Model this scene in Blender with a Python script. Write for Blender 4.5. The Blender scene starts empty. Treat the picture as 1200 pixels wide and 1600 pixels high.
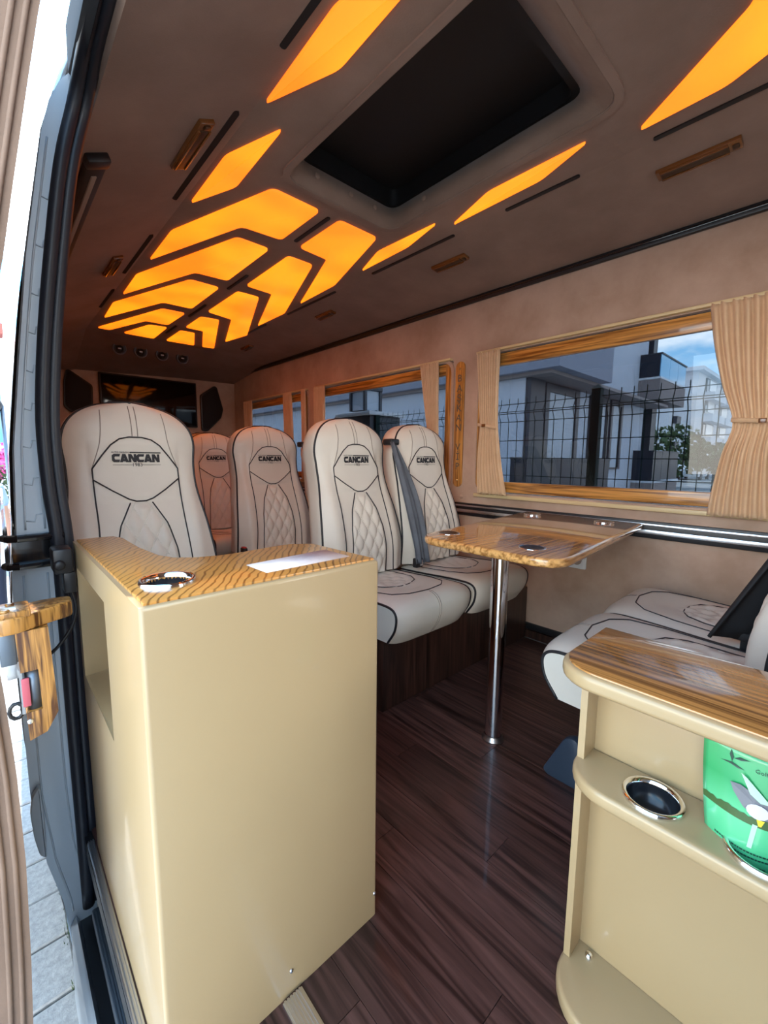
import bpy, bmesh, math, random
from mathutils import Vector, Matrix
random.seed(4)
S = bpy.context.scene
COL = S.collection
# ------------------------------------------------------------------ camera
cam = bpy.data.objects.new('camera', bpy.data.cameras.new('camera')); COL.objects.link(cam)
cam.data.sensor_fit = 'VERTICAL'; cam.data.sensor_height = 36.0; cam.data.lens = 665.93 / 1600 * 36.0
cam.data.clip_start = 0.01; cam.data.clip_end = 500
yaw, pitch, roll = math.radians(42.635), math.radians(7.076), math.radians(-0.5157)
cy, sy, cp, sp = math.cos(yaw), math.sin(yaw), math.cos(pitch), math.sin(pitch)
fw = Vector((sy * cp, cy * cp, -sp)); r0 = Vector((cy, -sy, 0)); d0 = -(r0.cross(fw))
rt = r0 * math.cos(roll) + d0 * math.sin(roll); dn = -r0 * math.sin(roll) + d0 * math.cos(roll)
up = -dn; bk = -fw
cam.matrix_world = Matrix(((rt.x, up.x, bk.x, 0), (rt.y, up.y, bk.y, 0), (rt.z, up.z, bk.z, 0.92), (0, 0, 0, 1)))
S.camera = cam
# ------------------------------------------------------------------ sky, sun, exposure
S.view_settings.view_transform = 'Standard'; S.view_settings.look = 'None'
S.view_settings.gamma = 1.0; S.view_settings.exposure = 0.2; S.view_settings.use_curve_mapping = False
W = bpy.data.worlds.new('sky'); S.world = W; W.use_nodes = True
nt = W.node_tree; nt.nodes.clear(); N = nt.nodes.new; L = nt.links.new
tc = N('ShaderNodeTexCoord'); sep = N('ShaderNodeSeparateXYZ'); L(tc.outputs['Generated'], sep.inputs[0])
rmp = N('ShaderNodeValToRGB'); L(sep.outputs['Z'], rmp.inputs[0])
e = rmp.color_ramp.elements; e[0].position = 0.0; e[0].color = (.62, .68, .70, 1); e[1].position = .8; e[1].color = (.10, .21, .36, 1)
el = rmp.color_ramp.elements.new(.25); el.color = (.10, .34, .56, 1)
mp = N('ShaderNodeMapping'); mp.inputs['Scale'].default_value = (1, 1, 2.6); mp.inputs['Location'].default_value = (1.7, 5, 2); L(tc.outputs['Generated'], mp.inputs[0])
nz = N('ShaderNodeTexNoise'); nz.inputs['Scale'].default_value = 2.3; nz.inputs['Detail'].default_value = 8; nz.inputs['Roughness'].default_value = .55
L(mp.outputs[0], nz.inputs['Vector'])
cr = N('ShaderNodeValToRGB'); cr.color_ramp.elements[0].position = .43; cr.color_ramp.elements[1].position = .58; L(nz.outputs['Fac'], cr.inputs[0])
hi = N('ShaderNodeMapRange'); hi.inputs['From Min'].default_value = .25; hi.inputs['From Max'].default_value = .60; hi.inputs['To Min'].default_value = 1.0; hi.inputs['To Max'].default_value = .15; L(sep.outputs['Z'], hi.inputs[0])
cm = N('ShaderNodeMath'); cm.operation = 'MULTIPLY'; L(cr.outputs[0], cm.inputs[0]); L(hi.outputs[0], cm.inputs[1])
mx = N('ShaderNodeMixRGB'); L(cm.outputs[0], mx.inputs[0]); L(rmp.outputs[0], mx.inputs[1]); mx.inputs[2].default_value = (1, .93, .83, 1)
bg = N('ShaderNodeBackground'); bg.inputs['Strength'].default_value = 9.0; L(mx.outputs[0], bg.inputs[0])
ow = N('ShaderNodeOutputWorld'); L(bg.outputs[0], ow.inputs[0])
sun = bpy.data.objects.new('sun', bpy.data.lights.new('sun', 'SUN')); COL.objects.link(sun)
sun.data.energy = 9.0; sun.data.angle = .009; sun.data.color = (1, .95, .86)
sun.rotation_euler = Vector((-.05, -.5, -.86)).to_track_quat('-Z', 'Y').to_euler()

# ------------------------------------------------------------------ materials
def mat(name, col=(.8, .8, .8), rough=.5, metal=0., coat=0., **kw):
    m = bpy.data.materials.new(name); m.use_nodes = True
    b = m.node_tree.nodes['Principled BSDF']
    b.inputs['Base Color'].default_value = (*col, 1); b.inputs['Roughness'].default_value = rough
    b.inputs['Metallic'].default_value = metal; b.inputs['Coat Weight'].default_value = coat
    b.inputs['Coat Roughness'].default_value = .04
    for k, v in kw.items(): b.inputs[k.replace('_', ' ')].default_value = v
    return m
def nodes(m): return m.node_tree, m.node_tree.nodes.new, m.node_tree.links.new, m.node_tree.nodes['Principled BSDF']
def mottled(name, c1, c2, rough, scale, bump=.15, bscale=220, sheen=0., **kw):
    m = mat(name, c1, rough, **kw); t, n, l, b = nodes(m)
    tc = n('ShaderNodeTexCoord'); no = n('ShaderNodeTexNoise'); no.inputs['Scale'].default_value = scale; no.inputs['Detail'].default_value = 6; no.inputs['Roughness'].default_value = .6
    l(tc.outputs['Object'], no.inputs['Vector'])
    r = n('ShaderNodeValToRGB'); r.color_ramp.elements[0].position = .35; r.color_ramp.elements[1].position = .66
    r.color_ramp.elements[0].color = (*c1, 1); r.color_ramp.elements[1].color = (*c2, 1)
    l(no.outputs['Fac'], r.inputs[0]); l(r.outputs[0], b.inputs['Base Color'])
    if bump:
        n2 = n('ShaderNodeTexNoise'); n2.inputs['Scale'].default_value = bscale; n2.inputs['Detail'].default_value = 3
        l(tc.outputs['Object'], n2.inputs['Vector'])
        bp = n('ShaderNodeBump'); bp.inputs['Strength'].default_value = bump; bp.inputs['Distance'].default_value = .002
        l(n2.outputs['Fac'], bp.inputs['Height']); l(bp.outputs[0], b.inputs['Normal'])
    if sheen:
        b.inputs['Sheen Weight'].default_value = sheen; b.inputs['Sheen Roughness'].default_value = .5
    return m
def wood(name, dark, lite, sc, dist=1.2, rough=.35, coat=.0, lo=.38, hi=.62, rot=(0, 0, 0), detail=3., rnd=False, mid=None):
    m = mat(name, lite, rough, coat=coat); t, n, l, b = nodes(m)
    tc = n('ShaderNodeTexCoord'); mp = n('ShaderNodeMapping'); mp.inputs['Scale'].default_value = sc; mp.inputs['Rotation'].default_value = rot
    src = tc.outputs['Object']
    if rnd:
        oi = n('ShaderNodeObjectInfo'); ad = n('ShaderNodeVectorMath'); ad.operation = 'MULTIPLY_ADD'
        l(oi.outputs['Random'], ad.inputs[0]); ad.inputs[1].default_value = (13., 7., 5.); l(src, ad.inputs[2]); src = ad.outputs[0]
    l(src, mp.inputs[0])
    no = n('ShaderNodeTexNoise'); no.inputs['Scale'].default_value = 1; no.inputs['Detail'].default_value = detail; no.inputs['Distortion'].default_value = dist
    l(mp.outputs[0], no.inputs['Vector'])
    r = n('ShaderNodeValToRGB'); r.color_ramp.elements[0].position = lo; r.color_ramp.elements[1].position = hi
    r.color_ramp.elements[0].color = (*dark, 1); r.color_ramp.elements[1].color = (*lite, 1)
    if mid:
        k = r.color_ramp.elements.new((lo + hi) / 2); k.color = (*mid, 1)
    l(no.outputs['Fac'], r.inputs[0])
    out = r.outputs[0]
    if rnd:
        hv = n('ShaderNodeHueSaturation'); mr = n('ShaderNodeMapRange'); mr.inputs['To Min'].default_value = .75; mr.inputs['To Max'].default_value = 1.25
        l(oi.outputs['Random'], mr.inputs[0]); l(mr.outputs[0], hv.inputs['Value']); l(out, hv.inputs['Color']); out = hv.outputs[0]
    l(out, b.inputs['Base Color'])
    return m
def waves(name, dark, lite, scale, dist, rot, rough=.3, coat=.3, lo=.1, hi=.5, stretch=(1, 1, 1)):
    m = mat(name, lite, rough, coat=coat); t, n, l, b = nodes(m)
    tc = n('ShaderNodeTexCoord'); mp = n('ShaderNodeMapping'); mp.inputs['Rotation'].default_value = rot; mp.inputs['Scale'].default_value = stretch
    l(tc.outputs['Object'], mp.inputs[0])
    w = n('ShaderNodeTexWave'); w.inputs['Scale'].default_value = scale; w.inputs['Distortion'].default_value = dist
    w.inputs['Detail'].default_value = 2.5; w.inputs['Detail Scale'].default_value = .5; l(mp.outputs[0], w.inputs['Vector'])
    no = n('ShaderNodeTexNoise'); no.inputs['Scale'].default_value = 9; no.inputs['Detail'].default_value = 4; l(mp.outputs[0], no.inputs['Vector'])
    mu = n('ShaderNodeMath'); mu.operation = 'MULTIPLY_ADD'; mu.inputs[1].default_value = .35; l(no.outputs['Fac'], mu.inputs[0]); l(w.outputs['Fac'], mu.inputs[2])
    r = n('ShaderNodeValToRGB'); r.color_ramp.elements[0].position = lo; r.color_ramp.elements[1].position = hi
    r.color_ramp.elements[0].color = (*dark, 1); r.color_ramp.elements[1].color = (*lite, 1)
    l(mu.outputs[0], r.inputs[0]); l(r.outputs[0], b.inputs['Base Color'])
    return m
def glow(name, col, e):
    m = mat(name, (.55, .25, .06), .45); b = m.node_tree.nodes['Principled BSDF']
    b.inputs['Emission Strength'].default_value = e
    t, n, l, b = nodes(m); tc = n('ShaderNodeTexCoord'); no = n('ShaderNodeTexNoise'); no.inputs['Scale'].default_value = 3.2; no.inputs['Detail'].default_value = 1
    l(tc.outputs['Object'], no.inputs['Vector']); r = n('ShaderNodeValToRGB'); r.color_ramp.elements[0].position = .36; r.color_ramp.elements[1].position = .62
    r.color_ramp.elements[0].color = (col[0] * .9, col[1] * .74, col[2], 1); r.color_ramp.elements[1].color = (col[0], col[1] * 1.2, col[2] * 1.3, 1)
    l(no.outputs['Fac'], r.inputs[0]); l(r.outputs[0], b.inputs['Emission Color']); return m
def glassmat(name, tint, gl=.08):
    m = bpy.data.materials.new(name); m.use_nodes = True; t = m.node_tree; t.nodes.clear(); n, l = t.nodes.new, t.links.new
    tr = n('ShaderNodeBsdfTransparent'); tr.inputs[0].default_value = (*tint, 1)
    g = n('ShaderNodeBsdfGlossy'); g.inputs['Roughness'].default_value = .01; g.inputs[0].default_value = (1, 1, 1, 1)
    lw = n('ShaderNodeLayerWeight'); pw_ = n('ShaderNodeMath'); pw_.operation = 'POWER'; pw_.inputs[1].default_value = 4.5; l(lw.outputs['Facing'], pw_.inputs[0])
    fr = n('ShaderNodeMath'); fr.operation = 'MULTIPLY_ADD'; fr.inputs[1].default_value = .5; fr.inputs[2].default_value = .025; l(pw_.outputs[0], fr.inputs[0])
    mx = n('ShaderNodeMixShader'); l(fr.outputs[0], mx.inputs[0]); l(tr.outputs[0], mx.inputs[1]); l(g.outputs[0], mx.inputs[2])
    o = n('ShaderNodeOutputMaterial'); l(mx.outputs[0], o.inputs[0]); return m
M = dict(
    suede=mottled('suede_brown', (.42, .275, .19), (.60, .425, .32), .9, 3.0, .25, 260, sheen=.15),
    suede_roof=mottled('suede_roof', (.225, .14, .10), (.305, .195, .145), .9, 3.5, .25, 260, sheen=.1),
    suede_pale=mottled('suede_pale', (.70, .58, .54), (.82, .72, .68), .9, 25, .2, 300),
    leather=mottled('leather_beige', (.70, .635, .545), (.74, .675, .585), .42, 6, .10, 420),
    piping=mat('piping_black', (.012, .011, .014), .5),
    seam=mat('seam_thread', (.33, .27, .22), .7),
    stitch=mat('stitch_cream', (.74, .69, .60), .6),
    thread=mat('thread_black', (.015, .013, .016), .6),
    lacquer=mottled('lacquer_tan', (.425, .298, .158), (.44, .314, .168), .30, 2.0, .04, 300, coat=.25),
    wood_top=waves('oak_top', (.10, .036, .008), (.60, .275, .065), 27, 7.5, (0, 0, .62), .32, .3, .08, .46),
    wood_table=wood('zebrano_table', (.34, .145, .04), (.80, .42, .14), (2.5, 85, 85), .3, .18, .9, .34, .58, detail=2),
    wood_shelf=wood('zebrano_shelf', (.17, .07, .02), (.50, .225, .06), (170, 1.5, 170), .15, .2, .9, .34, .56, detail=1.5),
    wood_trim=wood('zebrano_trim', (.17, .06, .012), (.68, .32, .075), (85, 3, 85), .6, .3, .5, .36, .60),
    wood_vert=wood('zebrano_upright', (.22, .085, .018), (.66, .32, .08), (80, 80, 4), .7, .3, .5, .36, .60),
    wood_latch=wood('oak_latch', (.09, .03, .007), (.50, .235, .055), (120, 120, 7), 1.0, .3, .5, .38, .58),
    wood_floor=wood('walnut_floor', (.022, .009, .008), (.120, .055, .045), (34, 1.7, 34), 2.2, .38, .12, .34, .66, detail=5, rnd=True),
    wood_base=wood('walnut_plinth', (.014, .006, .004), (.060, .026, .018), (60, 60, 3), .8, .4, .1, .34, .66),
    chrome=mat('chrome', (.86, .86, .87), .06, 1.0),
    alu=mat('aluminium', (.72, .74, .77), .28, 1.0),
    black=mat('black_plastic', (.012, .012, .014), .4),
    rubber=mat('black_rubber', (.013, .016, .024), .42),
    rubber_dull=mat('rubber_dull', (.012, .014, .02), .75, Specular_IOR_Level=.2),
    cup=mat('cup_black', (.015, .016, .02), .22),
    hatch=mat('hatch_black', (.004, .004, .005), .5),
    amber=glow('amber_panel', (1.0, .185, .004), 1.75),
    amber_lamp=mat('amber_lamp', (.16, .055, .012), .25, coat=.5),
    amber_dark=mat('amber_lamp_grille', (.05, .02, .006), .4),
    body=mottled('body_paint', (.40, .46, .52), (.43, .49, .55), .34, 1.5, 0, 200, metal=.2, coat=.4),
    body_dark=mat('body_black_gloss', (.008, .008, .01), .12, coat=.6),
    belt=mottled('belt_grey', (.085, .095, .115), (.12, .135, .16), .7, 14, .3, 500),
    belt_black=mat('belt_black', (.012, .012, .014), .75),
    curtain=mottled('curtain_tan', (.67, .445, .26), (.73, .50, .305), .85, 18, .3, 500, sheen=.2),
    cream=mat('cream_trim', (.72, .56, .30), .4),
    dark_blue=mat('dark_blue_plastic', (.03, .045, .07), .4),
    white=mat('white_plastic', (.80, .80, .79), .3),
    red=mat('red_button', (.45, .02, .015), .35), pink=mat('pink_tag', (.50, .10, .13), .5),
    steel=mat('steel', (.55, .55, .56), .3, 1.0), gunmetal=mat('gunmetal', (.16, .19, .23), .4, .8),
    screen=mat('screen_black', (.004, .004, .006), .08),
    cloth_black=mottled('grille_cloth', (.006, .006, .009), (.012, .012, .016), .8, 200, .3, 900),
    stage=mat('carpet_black', (.012, .012, .013), .9),
    gold=mat('brass_screw', (.75, .6, .3), .25, 1.0), letter=mat('letter_dark', (.12, .10, .085), .5),
    glass=glassmat('tinted_glass', (.32, .345, .375)),
    # outdoors
    plaster=mottled('plaster_white', (.50, .53, .60), (.54, .57, .64), .9, 1.2, 0),
    plaster_far=mottled('plaster_cream', (.70, .71, .74), (.75, .76, .78), .9, .6, 0),
    slab=mat('slab_grey', (.26, .27, .33), .9), slab_brown=mat('slab_taupe', (.27, .225, .215), .85),
    anthracite=mat('anthracite', (.035, .038, .05), .45), shutter=mat('shutter', (.52, .56, .62), .6),
    winglass=mat('window_dark', (.05, .07, .10), .06), blueglass=mat('balcony_glass', (.16, .42, .66), .05, coat=1.0),
    darkglass=mat('balcony_glass_dark', (.028, .03, .042), .35, Specular_IOR_Level=.2),
    fence=mat('fence_green', (.006, .022, .020), .7, Specular_IOR_Level=.15), leaf=mottled('leaf_green', (.022, .05, .018), (.07, .12, .035), .7, 9, 0),
    flower=mottled('flower_pink', (.55, .04, .26), (.75, .18, .45), .7, 30, 0),
    paver=mottled('paver_grey', (.31, .31, .31), (.44, .435, .43), .95, 60, .5, 160), joint=mat('paver_joint', (.10, .10, .10), 1),
    ground=mottled('ground_pale', (.38, .38, .36), (.46, .45, .43), .95, .8, 0),
    roof_tile=mat('roof_red', (.42, .10, .08), .8), skyglass=mat('window_blue', (.10, .30, .48), .08),
    green_card=None, bark=mat('bark', (.06, .04, .025), .9), soil=mat('terracotta', (.45, .18, .10), .8),
    skin=mat('skin', (.52, .28, .19), .5), shirt=mat('shirt_blue', (.33, .45, .66), .8), trousers=mat('trousers_navy', (.02, .025, .05), .8), hair=mat('hair_dark', (.02, .014, .01), .6),
)
# ------------------------------------------------------------------ mesh helpers
def setp(o, label=None, cat=None, group=None, kind=None):
    if label: o['label'] = label
    if cat: o['category'] = cat
    if group: o['group'] = group
    if kind: o['kind'] = kind
    return o
def link(name, me, m, parent=None, smooth=False):
    o = bpy.data.objects.new(name, me); COL.objects.link(o)
    if m is not None and not me.materials: me.materials.append(M[m] if isinstance(m, str) else m)
    if parent: o.parent = parent
    if smooth:
        me.polygons.foreach_set('use_smooth', [True] * len(me.polygons))
    return o
def fin(name, bm, m, parent=None, smooth=False, auto=None):
    bmesh.ops.recalc_face_normals(bm, faces=bm.faces[:])
    if auto is not None:
        for ed in bm.edges:
            ed.smooth = ed.calc_face_angle(0) < auto if len(ed.link_faces) == 2 else True
        smooth = True
    me = bpy.data.meshes.new(name); bm.to_mesh(me); bm.free()
    return link(name, me, m, parent, smooth)
def empty(name, loc=(0, 0, 0), rz=0., label=None, cat=None, group=None):
    o = bpy.data.objects.new(name, None); COL.objects.link(o); o.location = loc; o.rotation_euler = (0, 0, rz); o.empty_display_size = .05
    return setp(o, label, cat, group)
def bx(bm, x0, x1, y0, y1, z0, z1, bev=0., seg=2):
    vs = [bm.verts.new((x, y, z)) for x in (x0, x1) for y in (y0, y1) for z in (z0, z1)]
    fs = [bm.faces.new([vs[i] for i in f]) for f in ((0, 1, 3, 2), (4, 6, 7, 5), (0, 4, 5, 1), (2, 3, 7, 6), (0, 2, 6, 4), (1, 5, 7, 3))]
    if bev:
        eds = list({e for f in fs for e in f.edges})
        bmesh.ops.bevel(bm, geom=eds, offset=bev, segments=seg, affect='EDGES', profile=.5)
def box(name, dims, m, parent=None, bev=0., seg=2):
    bm = bmesh.new(); bx(bm, *dims, bev=bev, seg=seg); return fin(name, bm, m, parent, auto=.6 if bev else None)
def prism(bm, pts, axis, a, b, bev=0., hole=None, seg=2):
    """pts: 2D polygon; axis: extrusion axis 0/1/2, from a to b"""
    def P3(p, t):
        return {0: (t, p[0], p[1]), 1: (p[0], t, p[1]), 2: (p[0], p[1], t)}[axis]
    v0 = [bm.verts.new(P3(p, a)) for p in pts]; v1 = [bm.verts.new(P3(p, b)) for p in pts]
    n = len(pts); fs = [bm.faces.new(v0), bm.faces.new(v1)]
    for i in range(n): fs.append(bm.faces.new((v0[i], v0[(i + 1) % n], v1[(i + 1) % n], v1[i])))
    if bev:
        eds = list(set(fs[0].edges) | set(fs[1].edges))
        bmesh.ops.recalc_face_normals(bm, faces=fs)
        bmesh.ops.bevel(bm, geom=eds, offset=bev, segments=seg, affect='EDGES', profile=.5)
def plate(name, pts, axis, a, b, m, parent=None, bev=0., seg=2):
    bm = bmesh.new(); prism(bm, pts, axis, a, b, bev, seg=seg); return fin(name, bm, m, parent, auto=.6)
def roundpoly(pts, r, n=4):
    out = []; k = len(pts)
    for i in range(k):
        p = Vector(pts[i]); a = Vector(pts[i - 1]) - p; b = Vector(pts[(i + 1) % k]) - p
        rr = r[i] if isinstance(r, (list, tuple)) else r
        d = min(rr, a.length * .45, b.length * .45)
        if d < 1e-5: out.append(tuple(p)); continue
        A = p + a.normalized() * d; B = p + b.normalized() * d
        for j in range(n + 1):
            t = j / n; out.append(tuple(A * (1 - t) ** 2 + p * 2 * t * (1 - t) + B * t * t))
    return out
def rect(a0, a1, b0, b1): return [(a0, b0), (a1, b0), (a1, b1), (a0, b1)]
def ring(name, outer, inner, axis, a, b, m, parent=None):
    """frame between two polygons with the same vertex count"""
    bm = bmesh.new(); n = len(outer)
    def P3(p, t): return {0: (t, p[0], p[1]), 1: (p[0], t, p[1]), 2: (p[0], p[1], t)}[axis]
    L4 = [[bm.verts.new(P3(p, t)) for p in poly] for poly, t in ((outer, a), (inner, a), (inner, b), (outer, b))]
    for k in range(4):
        A, B = L4[k], L4[(k + 1) % 4]
        for i in range(n): bm.faces.new((A[i], A[(i + 1) % n], B[(i + 1) % n], B[i]))
    return fin(name, bm, m, parent, auto=.6)
def tube(bm, pts, r, seg=6, closed=False):
    pts = [Vector(p) for p in pts]; n = len(pts); rings = []; prev = None
    for i, p in enumerate(pts):
        if closed: t = pts[(i + 1) % n] - pts[i - 1]
        else: t = pts[min(i + 1, n - 1)] - pts[max(i - 1, 0)]
        t.normalize()
        if prev is None:
            a = Vector((0, 0, 1)) if abs(t.z) < .9 else Vector((1, 0, 0)); u = t.cross(a).normalized()
        else:
            u = (prev - t * prev.dot(t)).normalized()
        prev = u; w = t.cross(u); rr = r[i] if isinstance(r, (list, tuple)) else r
        rings.append([bm.verts.new(p + (u * math.cos(6.28318 * k / seg) + w * math.sin(6.28318 * k / seg)) * rr) for k in range(seg)])
    m = n if closed else n - 1
    for i in range(m):
        A, B = rings[i], rings[(i + 1) % n]
        for k in range(seg): bm.faces.new((A[k], A[(k + 1) % seg], B[(k + 1) % seg], B[k]))
    if not closed:
        bm.faces.new(rings[0]); bm.faces.new(rings[-1])
def lathe(bm, prof, c=(0, 0, 0), seg=32, axis=2):
    """prof: list of (r, h)"""
    rings = []
    for r, h in prof:
        rr = []
        for k in range(seg):
            a = 6.2831853 * k / seg; x, y = r * math.cos(a), r * math.sin(a)
            p = {2: (x, y, h), 0: (h, x, y), 1: (x, h, y)}[axis]
            rr.append(bm.verts.new((c[0] + p[0], c[1] + p[1], c[2] + p[2])))
        rings.append(rr)
    for A, B in zip(rings, rings[1:]):
        for k in range(seg): bm.faces.new((A[k], A[(k + 1) % seg], B[(k + 1) % seg], B[k]))
    return rings
def cap(bm, r): bm.faces.new(r)
def grid(bm, f, nu, nv):
    V = [[bm.verts.new(f(i / nu, j / nv)) for j in range(nv + 1)] for i in range(nu + 1)]
    for i in range(nu):
        for j in range(nv): bm.faces.new((V[i][j], V[i + 1][j], V[i + 1][j + 1], V[i][j + 1]))
    return V
def lerp(tab, x):
    for (x0, y0), (x1, y1) in zip(tab, tab[1:]):
        if x <= x1: 
            t = max(0, (x - x0) / (x1 - x0)); return y0 + (y1 - y0) * t
    return tab[-1][1]
def sm(tab, x):
    """smooth (Catmull-Rom) table lookup"""
    n = len(tab)
    for i in range(n - 1):
        if x <= tab[i + 1][0] or i == n - 2:
            x0, y0 = tab[i]; x1, y1 = tab[i + 1]; h = x1 - x0; t = min(1, max(0, (x - x0) / h))
            m0 = (y1 - tab[i - 1][1]) / (x1 - tab[i - 1][0]) if i > 0 else (y1 - y0) / h
            m1 = (tab[i + 2][1] - y0) / (tab[i + 2][0] - x0) if i + 2 < n else (y1 - y0) / h
            t2, t3 = t * t, t * t * t
            return (2*t3-3*t2+1)*y0 + (t3-2*t2+t)*h*m0 + (-2*t3+3*t2)*y1 + (t3-t2)*h*m1
def text_mesh(s, size, bold=0.):
    c = bpy.data.curves.new('text', 'FONT'); c.body = s; c.size = size; c.offset = bold; c.align_x = 'CENTER'; c.align_y = 'CENTER'; c.resolution_u = 2
    o = bpy.data.objects.new('text', c); COL.objects.link(o)
    dg = bpy.context.evaluated_depsgraph_get(); me = bpy.data.meshes.new_from_object(o.evaluated_get(dg))
    bpy.data.objects.remove(o); bpy.data.curves.remove(c)
    me.materials.clear(); return me
def text_into(bm, s, size, fn, bold=0.):
    me = text_mesh(s, size, bold); vs = [bm.verts.new(fn(v.co.x, v.co.y)) for v in me.vertices]
    for p in me.polygons:
        try: bm.faces.new([vs[i] for i in p.vertices])
        except ValueError: pass
    bpy.data.meshes.remove(me)
def dup(root, name=None):
    r = root.copy(); COL.objects.link(r)
    for ch in root.children:
        c = ch.copy(); COL.objects.link(c); c.parent = r
        for g in ch.children:
            d = g.copy(); COL.objects.link(d); d.parent = c
    return r
def struct(o): o['kind'] = 'structure'; return o

# ================================================================== THE VAN SHELL
XW = 2.025            # inner face of the window wall
# floor with planks running along the van
fl = struct(box('floor', (.10, XW, -1.2, 4.63, -.05, -.004), 'black'))
pw, pl = .094, .92
pk = bmesh.new(); bx(pk, .0006, pw - .0006, .0006, pl - .0006, -.0038, 0.)
pme = bpy.data.meshes.new('plank'); bmesh.ops.recalc_face_normals(pk, faces=pk.faces[:]); pk.to_mesh(pme); pk.free(); pme.materials.append(M['wood_floor'])
ncol = int((XW - .125) / pw)
for i in range(ncol + 1):
    off = [.0, .37, .71, .18, .55][i % 5]
    for k in range(4):
        x0 = .115 + i * pw; y0 = -1.15 + off + (k - 1) * pl
        if x0 + pw > XW: continue
        if y0 > 2.3 or y0 + pl < -.9: continue
        o = bpy.data.objects.new('plank', pme); COL.objects.link(o); o.parent = fl; o.location = (x0, y0, 0)
# window wall built around three window holes
wins = [(-.25, 1.435, .742, 1.487), (1.615, 3.02, .742, 1.487), (3.15, 4.33, .742, 1.487)]
bm = bmesh.new()
ys = [-1.2] + [v for w in wins for v in w[:2]] + [4.63]
for a, b in ((ys[0], ys[1]), (ys[2], ys[3]), (ys[4], ys[5]), (ys[6], ys[7])): bx(bm, XW, XW + .05, a, b, .13 - .09, 1.86)
for w in wins: bx(bm, XW, XW + .05, w[0], w[1], .04, w[2]); bx(bm, XW, XW + .05, w[0], w[1], w[3], 1.86)
struct(fin('wall_right', bm, 'suede'))
struct(box('baseboard_right', (XW - .02, XW + .05, -1.2, 4.63, .0, .04), 'wood_base'))
struct(box('trim_1', (XW - .012, XW + .002, -1.2, 4.63, .042, .075), 'black', bev=.003))
# aluminium rail on the wall, black trim with bright strips
t2 = struct(box('trim_2', (XW - .014, XW, -1.2, 4.6, .600, .672), 'black', bev=.003))
for z, h in ((.657, .010), (.627, .018)):
    box('rail_strip', (XW - .019, XW - .013, -1.2, 4.6, z - h / 2, z + h / 2), 'alu', t2, bev=.002)
t3 = struct(box('trim_3', (XW - .022, XW, -1.2, 4.63, 1.772, 1.806), 'black', bev=.006))
box('bead', (XW - .028, XW - .02, -1.2, 4.63, 1.784, 1.794), 'body_dark', t3, bev=.003)
# windows: glass, zebrano frame, cream surround
for i, (y0, y1, z0, z1) in enumerate(wins):
    g = struct(box('window_%d' % (i + 1), (XW + .028, XW + .034, y0, y1, z0, z1), 'glass'))
    o = roundpoly(rect(y0 + .004, y1 - .004, z0 + .004, z1 - .008), .075, 6)
    inn = roundpoly(rect(y0 + .05, y1 - .05, z0 + .060, z1 - .072), .05, 6)
    # four wooden rails of the frame
    box('frame_rail', (XW - .004, XW + .022, y0 + .05, y1 - .05, z1 - .075, z1 - .01), 'wood_trim', g, bev=.004)
    box('frame_rail', (XW - .004, XW + .022, y0 + .05, y1 - .05, z0 + .006, z0 + .062), 'wood_trim', g, bev=.004)
    for s in (0, 1):
        ya, yb = (y0 + .003, y0 + .052) if s == 0 else (y1 - .052, y1 - .003)
        rr = [.04, .002, .002, .04] if s == 0 else [.002, .04, .04, .002]
        plate('frame_post', roundpoly(rect(ya, yb, z0 + .006, z1 - .01), rr, 5), 0, XW - .005, XW + .022, 'wood_vert', g, bev=.003)
    ring('surround', roundpoly(rect(y0 - .012, y1 + .012, z0 - .020, z1 + .012), .08, 6), roundpoly(rect(y0 + .004, y1 - .004, z0 - .002, z1 - .004), .075, 6), 0, XW - .012, XW + .01, 'suede', g)
    box('curtain_rail', (XW - .034, XW - .006, y0 - .0, y1 + .0, z1 + .001, z1 + .014), 'cream', g, bev=.003)
    box('curtain_rail', (XW - .020, XW - .006, y0 - .0, y1 + .0, z0 - .028, z0 - .008), 'cream', g, bev=.004)
    for yy in (y1 - .10, y0 + .30):
        for zz in (z0 + .034,):
            b2 = bmesh.new(); lathe(b2, [(.0001, -.006), (.005, -.005), (.006, 0)], (XW - .004, yy, zz), 12, 0); fin('screw', b2, 'gold', g, True)
# ceiling: flat middle with a hatch hole, sloping sides, sloping bulkhead at the rear
ZC, CX = 1.86, 1.06
HX0, HX1, HY0, HY1 = .80, 1.30, .50, 1.385
bm = bmesh.new()
def quad(*p): bm.faces.new([bm.verts.new(q) for q in p])
YF, YB = -1.2, 3.93
quad((.232, YF, 1.694), (.232, YB, 1.694), (.60, YB, ZC), (.60, YF, ZC))
quad((1.52, YF, ZC), (1.52, YB, ZC), (XW + .03, YB, 1.797), (XW + .03, YF, 1.797))
hole = roundpoly(rect(HX0, HX1, HY0, HY1), .07, 5)
ov = [bm.verts.new((x, y, ZC)) for x, y in rect(.60, 1.52, YF, YB)]; iv = [bm.verts.new((x, y, ZC)) for x, y in hole]
q = 6
for c in range(4):
    seg_ = iv[c * q:(c + 1) * q]; nxt = iv[((c + 1) * q) % len(iv)]
    for a, b in zip(seg_, seg_[1:]): bm.faces.new((ov[c], a, b))
    bm.faces.new((ov[c], seg_[-1], nxt, ov[(c + 1) % 4]))
quad((.232, YB, 1.694), (.60, YB, ZC), (.60, 4.66, 1.66), (.232, 4.66, 1.62))
quad((.60, YB, ZC), (1.52, YB, ZC), (1.52, 4.66, 1.70), (.60, 4.66, 1.66))
quad((1.52, YB, ZC), (XW + .03, YB, 1.797), (XW + .03, 4.66, 1.71), (1.52, 4.66, 1.70))
bmesh.ops.remove_doubles(bm, verts=bm.verts[:], dist=1e-5)
ceil = struct(fin('ceiling', bm, 'suede_roof'))
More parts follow.
